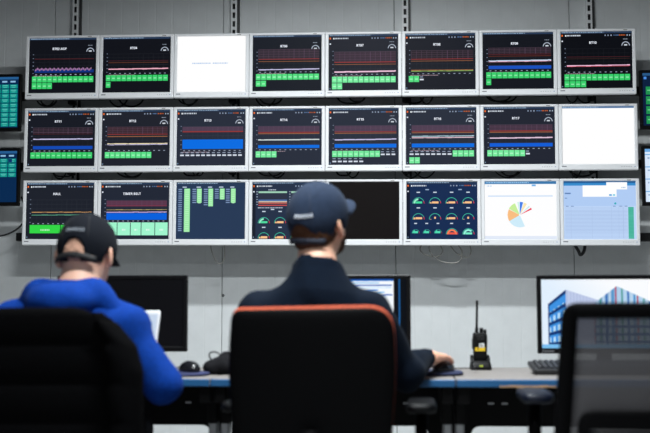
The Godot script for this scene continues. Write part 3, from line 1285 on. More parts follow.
	if p.has("hood"):
		var hs := BodyMesh.new()
		nets(hs, p.hood, 0.008, 0.004, 40.0)
		put("hood", hs.mesh(), cloth(p.top, 0.05, 0.0, 0.12), o, -base)
	var pants := BodyMesh.new()
	var pl := [ell(hip + Vector3(0, 0.02, 0), Vector3(0.17, 0.12, 0.13), 0.04)]
	for s in [-1.0, 1.0]:
		var h := hip + Vector3(s * 0.085, -0.03, 0)
		var kn: Vector3 = p.knee + Vector3(s * 0.11, 0, 0)
		var an: Vector3 = p.ankle + Vector3(s * 0.11, 0.03, 0)
		pl.append(cap(h, kn, 0.088, 0.066, 0.04))
		pl.append(cap(kn, an, 0.064, 0.05, 0.03))
		var ss := BodyMesh.new()
		nets(ss, [cap(an + Vector3(0, -0.055, 0.03), an + Vector3(0, -0.065, -0.13), 0.042, 0.036, 0.03), cap(an + Vector3(0, 0.01, 0), an + Vector3(0, -0.05, 0), 0.045, 0.045, 0.02), cut(Vector3(0, 0.002, 0), Vector3(0, -1, 0))], 0.009)
		put("shoe", ss.mesh(), mat(rgb(24, 24, 26), 0.6), o, -base)
	nets(pants, pl, 0.014, 0.004, 28.0)
	put("trousers", pants.mesh(), cloth(p.pants, 0.05, 0.0), o, -base)
	return o

# ------------------------------------------------------------------ chairs
func chair_base(o: Node3D, fabric: Material) -> void:
	var black := mat(rgb(6, 6, 7), 0.5, 0.0, 0.14)
	var st := mb()
	var seat := rounded(PackedVector2Array([Vector2(-0.24, -0.24), Vector2(0.24, -0.24), Vector2(0.25, 0.22), Vector2(-0.25, 0.22)]), [0.08, 0.08, 0.12, 0.12])
	plate(st, seat, func(x: float, y: float) -> float: return 0.03 * pow(absf(x) / 0.25, 3.0) - (0.04 * pow(maxf(0.0, y) / 0.22, 3.0)), 0.06, 0.012)
	obj("seat", st, fabric, o, Vector3(0, 0.40, 0), Basis(Vector3.RIGHT, -PI / 2))
	st = mb()
	box(st, Vector3(0, 0.345, 0.02), Vector3(0.22, 0.05, 0.26), 0.012)
	obj("tilt_mechanism", st, black, o)
	st = mb()
	lathe(st, PackedVector2Array([Vector2(0.03, 0.09), Vector2(0.03, 0.22), Vector2(0.018, 0.225), Vector2(0.018, 0.33)]), 16)
	obj("gas_column", st, black, o)
	for k in 5:
		var a := TAU * k / 5.0 + 0.3
		var d := Vector3(cos(a), 0, sin(a))
		st = mb()
		tube(st, PackedVector3Array([d * 0.02 + Vector3(0, 0.105, 0), d * 0.16 + Vector3(0, 0.095, 0), d * 0.30 + Vector3(0, 0.075, 0)]), 0.022, 0.014, 8)
		obj("base_arm", st, black, o)
		st = mb()
		for s in [-1.0, 1.0]:
			var side: Vector3 = d.cross(Vector3.UP) * s * 0.014
			lathe(st, PackedVector2Array([Vector2(0.004, -0.009), Vector2(0.026, -0.009), Vector2(0.029, -0.005), Vector2(0.029, 0.005), Vector2(0.026, 0.009), Vector2(0.004, 0.009)]), 14, Transform3D(Basis(d, PI / 2), d * 0.30 + Vector3(0, 0.0295, 0) + side))
		tube(st, PackedVector3Array([d * 0.30 + Vector3(0, 0.03, 0), d * 0.30 + Vector3(0, 0.075, 0)]), 0.006, 0.006, 8)
		obj("caster", st, black, o)

func armrest(o: Node3D, x: float, top: float, z: float, m: Material) -> void:
	var st := mb()
	var pad := rounded(PackedVector2Array([Vector2(-0.044, -0.12), Vector2(0.044, -0.12), Vector2(0.04, 0.12), Vector2(-0.04, 0.12)]), [0.035, 0.035, 0.03, 0.03])
	plate(st, pad, func(_x: float, _y: float) -> float: return 0.0, 0.026, 0.005)
	var a := obj("armrest", st, m, o, Vector3(x, top - 0.018, z), Basis(Vector3.RIGHT, -PI / 2))
	st = mb()
	var s := signf(x)
	tube(st, PackedVector3Array([Vector3(0, 0, -0.01), Vector3(0, 0, -0.12), Vector3(0, 0.0, -0.22), Vector3(-s * 0.06, 0, -0.275), Vector3(-s * 0.17, 0, -0.285)]), 0.02, 0.016, 8)
	obj("armrest_post", st, mat(rgb(6, 6, 7), 0.5, 0.0, 0.14), a)

func shell_chair(label: String, at: Vector3, turn: float, trim: Material, arms := true, wf := 1.0, drop := 0.0) -> Node3D:
	var black := mat(rgb(6, 6, 7), 0.6, 0.0, 0.14)
	var o := thing("office_chair", label, "chair", at, turn, "")
	chair_base(o, mat(rgb(20, 20, 22), 0.8))
	var bend := func(x: float, y: float) -> float: return 0.22 - 0.45 * x * x - 0.10 * (y - 0.75) * (y - 0.75) + 0.06 * (y - 0.6)
	var shape := rounded(PackedVector2Array([Vector2(-0.225, 0.949), Vector2(0.228, 0.957), Vector2(0.238, 0.80), Vector2(0.215, 0.46), Vector2(-0.215, 0.46), Vector2(-0.236, 0.80)]), [0.03, 0.075, 0.1, 0.08, 0.08, 0.1], 8)
	for k in shape.size():
		shape[k] = Vector2(shape[k].x * wf, shape[k].y - drop)
	var st := mb()
	plate(st, dense(shape, 0.03), bend, 0.022)
	obj("back_shell", st, black, o)
	var pad := rounded(PackedVector2Array([Vector2(-0.227, 0.956), Vector2(0.229, 0.964), Vector2(0.2385, 0.80), Vector2(0.215, 0.47), Vector2(-0.218, 0.47), Vector2(-0.239, 0.80)]), [0.03, 0.075, 0.1, 0.08, 0.08, 0.1], 8)
	for k in pad.size():
		pad[k] = Vector2(pad[k].x * wf, pad[k].y - drop)
	st = mb()
	plate(st, dense(pad, 0.03), func(x: float, y: float) -> float: return bend.call(x, y) - 0.026, 0.026, 0.004)
	obj("back_cushion", st, trim, o)
	st = mb()
	tube(st, smooth_path(PackedVector3Array([Vector3(0, 0.35, 0.1), Vector3(0, 0.36, 0.24), Vector3(0, 0.45, 0.262), Vector3(0, 0.62, 0.255)])), 0.03, 0.026, 10)
	obj("back_support", st, black, o)
	for s in ([-1.0, 1.0] if arms else []):
		armrest(o, s * (0.305 if s > 0.0 else 0.235), 0.684, -0.02, mat(rgb(8, 9, 11), 0.45, 0.0, 0.22))
	return o

func mesh_chair(label: String, at: Vector3, turn: float) -> Node3D:
	var black := mat(rgb(6, 6, 7), 0.5, 0.0, 0.14)
	var o := thing("office_chair", label, "chair", at, turn, "")
	chair_base(o, mat(rgb(20, 20, 22), 0.85))
	var line := rounded(PackedVector2Array([Vector2(-0.234, 0.947), Vector2(0.234, 0.947), Vector2(0.266, 0.50), Vector2(-0.266, 0.50)]), [0.022, 0.022, 0.08, 0.08], 8)
	line = dense(line, 0.03)
	var bend := func(x: float, y: float) -> float: return 0.24 - 0.5 * x * x + 0.05 * (y - 0.6)
	var path := PackedVector3Array()
	for p in line:
		path.append(Vector3(p.x, p.y, bend.call(p.x, p.y)))
	var prof := PackedVector2Array([Vector2(-0.021, -0.008), Vector2(-0.016, -0.013), Vector2(0.016, -0.013), Vector2(0.021, -0.008), Vector2(0.021, 0.008), Vector2(0.016, 0.013), Vector2(-0.016, 0.013), Vector2(-0.021, 0.008)])
	var st := mb()
	sweep(st, path, prof)
	obj("back_frame", st, black, o)
	st = mb()
	var net_m := StandardMaterial3D.new()
	net_m.albedo_color = Color(0.24, 0.235, 0.245, 0.93)
	net_m.transparency = BaseMaterial3D.TRANSPARENCY_ALPHA
	net_m.roughness = 0.85
	var grid := []
	for i in 19:
		var y := lerpf(0.947, 0.5, i / 18.0)
		var w := lerpf(0.234, 0.266, i / 18.0)
		var ring := PackedVector3Array()
		for k in 25:
			var x := lerpf(-w, w, k / 24.0)
			ring.append(Vector3(x, y, bend.call(x, y) - 0.002))
		grid.append(ring)
	loft(st, grid, false, false)
	obj("mesh_panel", st, net_m, o)
	st = mb()
	var lumbar := rounded(PackedVector2Array([Vector2(-0.222, 0.688), Vector2(0.222, 0.688), Vector2(0.22, 0.52), Vector2(-0.22, 0.52)]), [0.05, 0.05, 0.04, 0.04])
	plate(st, dense(lumbar, 0.03), func(x: float, y: float) -> float: return bend.call(x, y) + 0.016, 0.014)
	var lum := obj("lumbar_support", st, black, o)
	for k in 9:
		st = mb()
		var pts := PackedVector3Array()
		for j in 13:
			var x := lerpf(-0.19, 0.19, j / 12.0)
			pts.append(Vector3(x, 0.535 + k * 0.0125, bend.call(x, 0.6) + 0.0245))
		tube(st, pts, 0.0026, -1.0, 5)
		obj("rib", st, mat(rgb(30, 30, 33), 0.5), lum)
	st = mb()
	tube(st, smooth_path(PackedVector3Array([Vector3(0, 0.35, 0.1), Vector3(0, 0.36, 0.25), Vector3(0, 0.45, 0.275), Vector3(0, 0.54, 0.275)])), 0.032, 0.028, 10)
	obj("back_support", st, black, o)
	for s in [-1.0, 1.0]:
		armrest(o, s * 0.302, 0.722, -0.02, mat(rgb(10, 17, 32), 0.4, 0.0, 0.3))
	return o

# a quilted jacket hung over the back of the left chair
func hung_jacket(at: Vector3, turn: float) -> void:
	var o := thing("puffer_jacket", "black quilted jacket hung over the back of the chair behind the man in blue", "jacket", at, turn)
	var m := cloth(rgb(5, 5, 6), 0.05, 0.0, 0.0)
	m.metallic_specular = 0.12
	var edge := func(y: float) -> float:
		var t := [[0.974, 0.10], [0.962, 0.168], [0.925, 0.222], [0.869, 0.276], [0.803, 0.297], [0.618, 0.302], [0.3, 0.298]]
		for k in 6:
			if y >= t[k + 1][0]:
				return lerpf(t[k + 1][1], t[k][1], clampf((y - t[k + 1][0]) / (t[k][0] - t[k + 1][0]), 0.0, 1.0))
		return 0.25
	var quilt := func(y: float) -> float: return 0.013 * sqrt(absf(sin(PI * (y - 0.02) / 0.105)))
	var shape := rounded(PackedVector2Array([Vector2(-0.14, 0.962), Vector2(0.14, 0.962), Vector2(0.225, 0.89), Vector2(0.28, 0.80), Vector2(0.285, 0.36), Vector2(-0.285, 0.36), Vector2(-0.28, 0.80), Vector2(-0.225, 0.89)]), [0.06, 0.06, 0.05, 0.1, 0.06, 0.06, 0.1, 0.05], 8)
	var st := mb()
	plate(st, dense(shape, 0.02), func(x: float, y: float) -> float: return 0.262 - 0.3 * x * x + quilt.call(y), 0.035, 0.0)
	# fine rows so that the quilting shows
	var rings := []
	for i in 61:
		var y := lerpf(0.948, 0.37, i / 60.0)
		var w: float = edge.call(y) - 0.012
		var ring := PackedVector3Array()
		for k in 33:
			var x := lerpf(-w, w, k / 32.0)
			ring.append(Vector3(x, y, 0.285 - 0.3 * x * x + quilt.call(y) - 0.02 * pow(absf(x) / w, 6.0)))
		for k in 33:
			var x := lerpf(w, -w, k / 32.0)
			ring.append(Vector3(x, y, 0.262 - 0.3 * x * x))
		rings.append(ring)
	loft(st, rings)
	obj("back_panel", st, m, o)
	for s in [-1.0, 1.0]:
		st = mb()
		rings = []
		for i in 56:
			var t := i / 55.0
			var c := Vector3(0, lerpf(0.925, 0.40, t), 0.265 + 0.03 * sin(t * 2.4))
			var r: float = (0.030 + 0.026 * pow(clampf(t * 6.0, 0.0, 1.0), 0.6)) * (1.0 - 0.2 * t) + 0.55 * quilt.call(c.y)
			c.x = s * (edge.call(c.y) - r * 0.85 + 0.004)
			var ring := PackedVector3Array()
			for k in 18:
				var a := TAU * k / 18.0
				ring.append(c + Vector3(cos(a) * r * 0.85, 0.25 * cos(a) * -s * r, sin(a) * r))
			rings.append(ring)
		loft(st, rings)
		var sl := obj("sleeve", st, m, o)
		st = mb()
		var pts := PackedVector3Array()
		for k in 12:
			var t := k / 11.0
			pts.append(Vector3(s * lerpf(0.165, 0.22, sqrt(t)), lerpf(0.95, 0.72, t), 0.318 - 0.4 * 0.025 - 0.01 * t))
		tube(st, pts, 0.003, -1.0, 6)
		obj("seam", st, m, sl)
	st = mb()
	var col := PackedVector3Array()
	for k in 13:
		var a := lerpf(-1.3, 1.3, k / 12.0)
		col.append(Vector3(sin(a) * 0.11, 0.945, 0.17 + cos(a) * 0.085))
	var prof := PackedVector2Array()
	rings = []
	for p in col:
		var ring := PackedVector3Array()
		for e in [[-0.008, -0.03], [0.008, -0.03], [0.011, 0.0], [0.006, 0.018], [-0.006, 0.018]]:
			var d := Vector3(p.x, 0, p.z - 0.17).normalized()
			ring.append(p + d * e[0] + Vector3(0, e[1] - 0.006, 0))
		rings.append(ring)
	loft(st, rings)
	obj("collar", st, m, o)

# ------------------------------------------------------------------ desks and what is on them
const TOP := 0.721

func desk(x0: float, x1: float, label: String, top_m: Material, worn: bool) -> void:
	var o := thing("desk", label, "desk", Vector3((x0 + x1) * 0.5, 0, 2.075), 0.0, "")
	var w := x1 - x0 - 0.004
	var st := mb()
	box(st, Vector3(0, TOP - 0.0125, -0.002), Vector3(w, 0.025, 0.702), 0.002)
	obj("desktop", st, top_m, o)
	st = mb()
	box(st, Vector3(0, TOP - 0.0128, 0.352), Vector3(w, 0.0244, 0.006), 0.0022)
	var e := obj("edge_band", st, mat(rgb(28, 84, 130), 0.4), o)
	if worn:
		st = mb()
		for k in 7:
			box(st, Vector3(-w * 0.5 + 0.151 + k * 0.026, TOP - 0.0225 + 0.001 * (k % 2), 0.3553), Vector3(0.0262, 0.005 + 0.0012 * (k % 3), 0.0012), 0.0003)
		obj("worn_edge", st, speckle(rgb(150, 116, 84), rgb(196, 160, 122), 0.2, 12.0, 0.8), e)
	# dark panel under the top with an arched opening
	var hw := w * 0.5
	st = mb()
	var arch := rounded(PackedVector2Array([Vector2(-hw, 0.69), Vector2(-hw, 0.10), Vector2(-hw + 0.075, 0.10), Vector2(-hw + 0.075, 0.52), Vector2(hw - 0.075, 0.52), Vector2(hw - 0.075, 0.10), Vector2(hw, 0.10), Vector2(hw, 0.69)]), [0.0, 0.0, 0.0, 0.035, 0.035, 0.0, 0.0, 0.0], 8)
	prism(st, arch, -0.135, -0.117)
	var pn := obj("modesty_panel", st, mat(rgb(14, 14, 16), 0.6, 0.0, 0.25), o)
	for x in [-0.255, -0.205, 0.245]:
		st = mb()
		box(st, Vector3(x, 0.603, -0.1155), Vector3(0.022, 0.007, 0.003), 0.001)
		obj("cable_slot", st, mat(rgb(190, 192, 196), 0.4), pn)
	for s in [-1.0, 1.0]:
		st = mb()
		box(st, Vector3(s * (hw - 0.019), 0.33, 0.14), Vector3(0.03, 0.6, 0.05), 0.005)
		box(st, Vector3(s * (hw - 0.021), 0.025, 0.0), Vector3(0.034, 0.05, 0.62), 0.008)
		var lg := obj("leg", st, mat(rgb(150, 153, 156), 0.35, 0.6), o)
		st = mb()
		box(st, Vector3(s * (hw - 0.024), 0.665, 0.05), Vector3(0.044, 0.056, 0.5), 0.005)
		box(st, Vector3(s * (hw - 0.021), 0.60, 0.14), Vector3(0.038, 0.09, 0.06), 0.005)
		obj("bracket", st, mat(rgb(14, 14, 15), 0.5, 0.0, 0.25), lg)

func mouse_pad(at: Vector3, w: float, d: float, m: Material, label: String, thick: float) -> void:
	var st := mb()
	var sh := rounded(PackedVector2Array([Vector2(-w / 2, -d / 2), Vector2(w / 2, -d / 2), Vector2(w / 2, d / 2), Vector2(-w / 2, d / 2)]), [0.03, 0.09, 0.08, 0.03], 8)
	plate(st, sh, func(_x: float, _y: float) -> float: return 0.0, thick)
	var o := obj("mouse_pad", st, m, null, at + Vector3(0, thick * 0.5, 0), Basis(Vector3.RIGHT, -PI / 2))
	tag(o, label, "mouse pad")

func computer_mouse(at: Vector3, turn: float, label: String) -> void:
	var o := thing("computer_mouse", label, "mouse", at, turn)
	var s := BodyMesh.new()
	nets(s, [ell(Vector3(0, 0.008, 0.008), Vector3(0.032, 0.029, 0.052), 0.01), ell(Vector3(0, 0.006, -0.025), Vector3(0.029, 0.022, 0.036), 0.02), cut(Vector3(0, 0.0015, 0), Vector3(0, -1, 0))], 0.003)
	put("shell", s.mesh(), mat(rgb(20, 21, 25), 0.22), o)
	var st := mb()
	lathe(st, PackedVector2Array([Vector2(0.001, -0.004), Vector2(0.008, -0.004), Vector2(0.0095, -0.002), Vector2(0.0095, 0.002), Vector2(0.008, 0.004), Vector2(0.001, 0.004)]), 16, Transform3D(Basis(Vector3.BACK, PI / 2), Vector3(0, 0.026, -0.034)))
	obj("scroll_wheel", st, mat(rgb(70, 72, 78), 0.4), o)
	st = mb()
	tube(st, PackedVector3Array([Vector3(0, 0.0355, -0.012), Vector3(0, 0.031, -0.03), Vector3(0, 0.022, -0.052)]), 0.0008, -1.0, 5)
	obj("button_gap", st, mat(rgb(8, 8, 9), 0.6), o)
	st = mb()
	tube(st, smooth_path(PackedVector3Array([Vector3(0, 0.008, -0.055), Vector3(0.0, 0.004, -0.10), Vector3(0.05, 0.003, -0.17), Vector3(0.03, 0.003, -0.24)])), 0.002, -1.0, 6)
	obj("cord", st, mat(rgb(16, 16, 18), 0.5), o)

func radio() -> void:
	var black := mat(rgb(11, 11, 12), 0.5, 0.0, 0.3)
	var at := Vector3(0.602, TOP, 1.87)
	var c := thing("charging_cradle", "black charging cradle with a small lit lamp under the walkie-talkie", "charger", at, 0.05)
	var st := mb()
	var rings := []
	for e in [[0.0, 0.038, 0.042, 0.0], [0.012, 0.038, 0.042, 0.0], [0.024, 0.036, 0.038, -0.004], [0.034, 0.033, 0.030, -0.01]]:
		var ring := PackedVector3Array()
		for p in rounded(PackedVector2Array([Vector2(-e[1], -e[2]), Vector2(e[1], -e[2]), Vector2(e[1], e[2]), Vector2(-e[1], e[2])]), [0.012, 0.012, 0.012, 0.012], 4):
			ring.append(Vector3(p.x, e[0], p.y + e[3]))
		rings.append(ring)
	loft(st, rings)
	obj("cradle_body", st, black, c)
	for s in [-1.0, 1.0]:
		st = mb()
		prism(st, PackedVector2Array([Vector2(-0.03, 0.03), Vector2(0.018, 0.03), Vector2(0.008, 0.044), Vector2(-0.02, 0.054), Vector2(-0.03, 0.054)]), s * 0.026, s * 0.035, Transform3D(Basis(Vector3.UP, PI / 2).inverse(), Vector3.ZERO))
		obj("side_guide", st, black, c)
	st = mb()
	box(st, Vector3(-0.002, 0.016, 0.0425), Vector3(0.013, 0.006, 0.003), 0.001)
	obj("charge_light", st, glow(rgb(190, 210, 70), 0.8), c)
	var o := thing("two_way_radio", "black walkie-talkie with long antenna and yellow label standing in its charger", "radio", at + Vector3(0.0, 0.0345, -0.012), 0.05)
	st = mb()
	rings = []
	for e in [[0.0, 0.022, 0.017], [0.004, 0.0245, 0.019], [0.05, 0.0255, 0.0195], [0.085, 0.0265, 0.02], [0.098, 0.0255, 0.0195], [0.104, 0.023, 0.017]]:
		var ring := PackedVector3Array()
		for p in rounded(PackedVector2Array([Vector2(-e[1], -e[2]), Vector2(e[1], -e[2]), Vector2(e[1], e[2]), Vector2(-e[1], e[2])]), [0.008, 0.008, 0.008, 0.008], 4):
			ring.append(Vector3(p.x, e[0], p.y))
		rings.append(ring)
	loft(st, rings)
	obj("radio_body", st, black, o)
	st = mb()
	lathe(st, PackedVector2Array([Vector2(0.0065, 0.1), Vector2(0.0065, 0.118), Vector2(0.0048, 0.124), Vector2(0.0042, 0.20), Vector2(0.0042, 0.208), Vector2(0.005, 0.210), Vector2(0.005, 0.222), Vector2(0.003, 0.225), Vector2(0.0004, 0.2255)]), 12, Transform3D(Basis(Vector3.BACK, -0.025), Vector3(-0.0145, 0, 0)))
	obj("antenna", st, black, o)
	for k in [[0.006, 0.0075, 0.02], [0.02, 0.0055, 0.014]]:
		st = mb()
		lathe(st, PackedVector2Array([Vector2(k[1], 0.102), Vector2(k[1], 0.102 + k[2] * 0.9), Vector2(k[1] * 0.8, 0.102 + k[2]), Vector2(0.0004, 0.102 + k[2])]), 14, Transform3D(Basis(), Vector3(k[0], 0, 0)))
		obj("knob", st, black, o)
	st = mb()
	box(st, Vector3(-0.002, 0.042, 0.0197), Vector3(0.037, 0.014, 0.001), 0.0003)
	obj("yellow_label", st, mat(rgb(238, 196, 30), 0.5), o)
	st = mb()
	box(st, Vector3(0.004, 0.056, 0.0201), Vector3(0.019, 0.016, 0.001), 0.0003)
	var wl := obj("white_label", st, mat(rgb(224, 226, 226), 0.5), o)
	st = mb()
	for e in [[0.001, 0.059, 0.009, 0.0025], [0.004, 0.055, 0.011, 0.002], [0.003, 0.051, 0.008, 0.002]]:
		box(st, Vector3(e[0], e[1], 0.0208), Vector3(e[2], e[3], 0.0004))
	obj("print", st, mat(rgb(60, 62, 66), 0.6), wl)
	st = mb()
	for k in 5:
		box(st, Vector3(-0.014 + k * 0.002, 0.0425, 0.0204), Vector3(0.001, 0.008, 0.0004))
	obj("print", st, mat(rgb(40, 36, 20), 0.6), o)
	st = mb()
	for k in 5:
		box(st, Vector3(0, 0.078 + k * 0.0036, 0.0199), Vector3(0.026, 0.0014, 0.001), 0.0003)
	obj("speaker_slot", st, mat(rgb(36, 36, 38), 0.5), o)
	st = mb()
	box(st, Vector3(-0.0275, 0.062, 0), Vector3(0.004, 0.04, 0.018), 0.0015)
	obj("talk_button", st, mat(rgb(34, 34, 36), 0.6), o)

func keyboard(at: Vector3, turn: float, label: String, w: float) -> void:
	var o := thing("keyboard", label, "keyboard", at, turn)
	var b := Basis(Vector3.RIGHT, 0.13)
	var st := mb()
	box(st, b * Vector3(0, 0.0, 0) + Vector3(0, 0.021, 0), Vector3(w, 0.02, 0.165), 0.004, b)
	obj("case", st, mat(rgb(20, 21, 25), 0.4), o)
	st = mb()
	for s in [-1.0, 1.0]:
		box(st, Vector3(s * (w * 0.5 - 0.05), 0.0135, -0.07), Vector3(0.03, 0.027, 0.012), 0.002)
	obj("foot", st, mat(rgb(20, 21, 25), 0.5), o)
	var key := mb()
	box(key, Vector3.ZERO, Vector3(0.016, 0.008, 0.016), 0.0025)
	var km := done(key)
	var n := int((w - 0.02) / 0.0195)
	for r in 6:
		for c in n:
			put("key", km, mat(rgb(30, 31, 36), 0.45), o, b * Vector3(-(n - 1) * 0.00975 + c * 0.0195, 0.0125, -0.062 + r * 0.0235) + Vector3(0, 0.021, 0), b)

func pouch() -> void:
	var o := thing("pouch", "soft black pouch with a loop strap lying on the desk between the two men", "bag", Vector3(-0.318, TOP, 2.17), 0.0)
	var s := BodyMesh.new()
	nets(s, [ell(Vector3(0.0, 0.026, 0), Vector3(0.072, 0.032, 0.06), 0.02), ell(Vector3(0.015, 0.042, 0.0), Vector3(0.052, 0.027, 0.045), 0.03), ell(Vector3(-0.04, 0.02, 0.02), Vector3(0.03, 0.022, 0.035), 0.02), cap(Vector3(0.0, 0.062, 0), Vector3(0.05, 0.060, 0.01), 0.011, 0.01, 0.02), cut(Vector3(0, 0.0015, 0), Vector3(0, -1, 0))], 0.004, 0.004, 60.0)
	put("pouch_body", s.mesh(), cloth(rgb(24, 24, 27), 0.06, 0.0), o)
	var st := mb()
	tube(st, smooth_path(PackedVector3Array([Vector3(-0.035, 0.045, 0.03), Vector3(-0.05, 0.062, 0.035), Vector3(-0.048, 0.076, 0.03), Vector3(-0.03, 0.078, 0.02), Vector3(-0.012, 0.066, 0.015)])), 0.0028, -1.0, 7)
	obj("strap", st, mat(rgb(28, 28, 31), 0.7), o)
	st = mb()
	tube(st, smooth_path(PackedVector3Array([Vector3(-0.04, 0.046, 0.03), Vector3(-0.02, 0.056, 0.036), Vector3(0.02, 0.06, 0.038), Vector3(0.05, 0.055, 0.034)])), 0.0022, -1.0, 6)
	obj("zip", st, mat(rgb(60, 60, 66), 0.4, 0.4), o)

func phone(at: Vector3, b: Basis) -> void:
	var o := thing("smartphone", "white phone with a pale blue screen held up by the man in the blue hoodie", "phone", at)
	o.basis = b
	var st := mb()
	var sh := rounded(PackedVector2Array([Vector2(-0.036, -0.072), Vector2(0.036, -0.072), Vector2(0.036, 0.072), Vector2(-0.036, 0.072)]), [0.009, 0.009, 0.009, 0.009], 5)
	plate(st, sh, func(_x: float, _y: float) -> float: return 0.0, 0.008)
	obj("case", st, mat(rgb(226, 228, 230), 0.4), o)
	var im := Image.create(64, 128, false, Image.FORMAT_RGB8)
	im.fill(rgb(214, 230, 252))
	fr(im, 0.1, 0.22, 0.6, 0.2, rgb(110, 160, 232))
	for k in 5:
		scribble(im, 0.1, 0.5 + k * 0.08, 0.75, 0.03, rgb(140, 170, 220))
	put("screen", sheet(0.058, 0.116), screen_mat(im, 0.85), o, Vector3(0, 0, 0.0045))

func cable(pts: Array, r: float, m: Material, label: String, group: String) -> void:
	var st := mb()
	var p := PackedVector3Array()
	for v in pts:
		p.append(v)
	tube(st, smooth_path(p, 5), r, -1.0, 6)
	tag(obj("cable", st, m), label, "cable", group)

func upright(x: float, label: String) -> void:
	var o := thing("slotted_upright", label, "wall rail", Vector3(x, 0, 0), 0.0, "")
	var steel := mat(rgb(240, 241, 242), 0.4, 0.0)
	var y0 := 1.36
	var y1 := 3.05
	var st := mb()
	for s in [-1.0, 1.0]:
		box(st, Vector3(s * 0.0155, (y0 + y1) * 0.5, 0.016), Vector3(0.003, y1 - y0, 0.032), 0.0008)
		box(st, Vector3(s * 0.0122, (y0 + y1) * 0.5, 0.031), Vector3(0.0096, y1 - y0, 0.003), 0.0006)
	obj("channel", st, steel, o)
	st = mb()
	box(st, Vector3(0, (y0 + y1) * 0.5, 0.0025), Vector3(0.03, y1 - y0, 0.003))
	obj("slot_back", st, mat(rgb(40, 41, 43), 0.6), o)
	st = mb()
	var y := y0
	while y < y1 - 0.02:
		box(st, Vector3(0, y + 0.009, 0.031), Vector3(0.0150, 0.018, 0.003), 0.0006)
		y += 0.05
	obj("web", st, steel, o)
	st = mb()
	box(st, Vector3(0.0245, (y0 + y1) * 0.5, 0.01), Vector3(0.012, y1 - y0, 0.02), 0.001)  # thin dark strip standing in for the shadow beside the upright
	obj("side_shade_strip", st, mat(rgb(52, 53, 55), 0.5), o)

# ------------------------------------------------------------------ the room
const H := 3.1
const XL := -3.4
const XR := 3.6
const ZF := 8.6

func shell() -> void:
	var wall_m := speckle(rgb(218, 221, 222), rgb(225, 228, 229), 0.02, 1.5, 0.55)
	var dark_wall := mat(rgb(84, 86, 88), 0.8)
	# back wall: tall sandwich panels with recessed joints and shallow grooves
	var st := mb()
	box(st, Vector3((XL + XR) * 0.5, H * 0.5, -0.09), Vector3(XR - XL + 0.4, H, 0.1))
	var wall := struct(obj("wall_back", st, mat(rgb(110, 112, 113), 0.8)))
	var joints := [XL, -2.62, -1.653, -0.682, 0.282, 1.2505, 2.22, XR]
	for i in joints.size() - 1:
		var a: float = joints[i] + 0.0016
		var b: float = joints[i + 1] - 0.0016
		var front := PackedVector2Array([Vector2(a, -0.002)])
		front.append(Vector2(a + 0.002, 0.0))
		var step := 0.0968
		var x := a + step
		while x < b - 0.03:
			front.append_array(PackedVector2Array([Vector2(x - 0.005, 0.0), Vector2(x - 0.0015, -0.0007), Vector2(x + 0.0015, -0.0007), Vector2(x + 0.005, 0.0)]))
			x += step
		front.append(Vector2(b - 0.002, 0.0))
		front.append(Vector2(b, -0.002))
		front.append(Vector2(b, -0.04))
		front.append(Vector2(a, -0.04))
		st = mb()
		prism(st, front, 0.0, H, Transform3D(Basis(Vector3.RIGHT, Vector3.BACK, Vector3.UP), Vector3.ZERO))
		obj("panel", st, wall_m, wall)
	var seen := [["wall_left", Vector3(XL - 0.1, H * 0.5, ZF * 0.5), Vector3(0.2, H, ZF + 0.4)], ["wall_right", Vector3(XR + 0.1, H * 0.5, ZF * 0.5), Vector3(0.2, H, ZF + 0.4)], ["wall_front", Vector3((XL + XR) * 0.5, H * 0.5, ZF + 0.1), Vector3(XR - XL + 0.4, H, 0.2)]]
	for w in seen:
		st = mb()
		box(st, w[1], w[2])
		struct(obj(w[0], st, dark_wall))
	st = mb()
	box(st, Vector3((XL + XR) * 0.5, -0.1, ZF * 0.5), Vector3(XR - XL + 0.4, 0.2, ZF + 0.4))
	struct(obj("floor", st, speckle(rgb(162, 163, 163), rgb(178, 179, 179), 0.3, 3.0, 0.7)))
	st = mb()
	box(st, Vector3((XL + XR) * 0.5, H + 0.1, ZF * 0.5), Vector3(XR - XL + 0.4, 0.2, ZF + 0.4))
	struct(obj("ceiling", st, mat(rgb(96, 97, 98), 0.85)))
	st = mb()
	box(st, Vector3((XL + XR) * 0.5, 0.05, 0.006), Vector3(XR - XL, 0.1, 0.012), 0.003)
	struct(obj("baseboard_back", st, mat(rgb(60, 62, 64), 0.6)))

const LAMP_X := 0.1
const LAMP_LEN := 0.9

func ceiling_lamp(z: float, energy: float, label: String) -> void:
	var o := thing("ceiling_lamp", label, "ceiling lamp", Vector3(LAMP_X, H, z))
	var st := mb()
	for s in [-1.0, 1.0]:
		box(st, Vector3(0, -0.02, s * 0.078), Vector3(LAMP_LEN + 0.04, 0.04, 0.008), 0.001)
		box(st, Vector3(s * (LAMP_LEN * 0.5 + 0.016), -0.02, 0), Vector3(0.008, 0.04, 0.15), 0.001)
	obj("housing", st, mat(rgb(210, 210, 212), 0.5), o)
	st = mb()
	box(st, Vector3(0, -0.014, 0), Vector3(LAMP_LEN, 0.012, 0.14), 0.001)
	obj("diffuser", st, glow(Color(1, 0.99, 0.97), 1.0), o)
	var l := AreaLight3D.new()
	l.name = "tube_light"
	l.area_size = Vector2(LAMP_LEN, 0.13)
	l.light_energy = energy
	l.light_color = Color(0.965, 0.99, 1.0)
	l.area_range = 14.0
	l.area_attenuation = 2.0
	l.shadow_enabled = true
	l.area_normalize_energy = true
	l.position = Vector3(0, -0.024, 0)
	l.rotation.x = -PI / 2
	o.add_child(l)

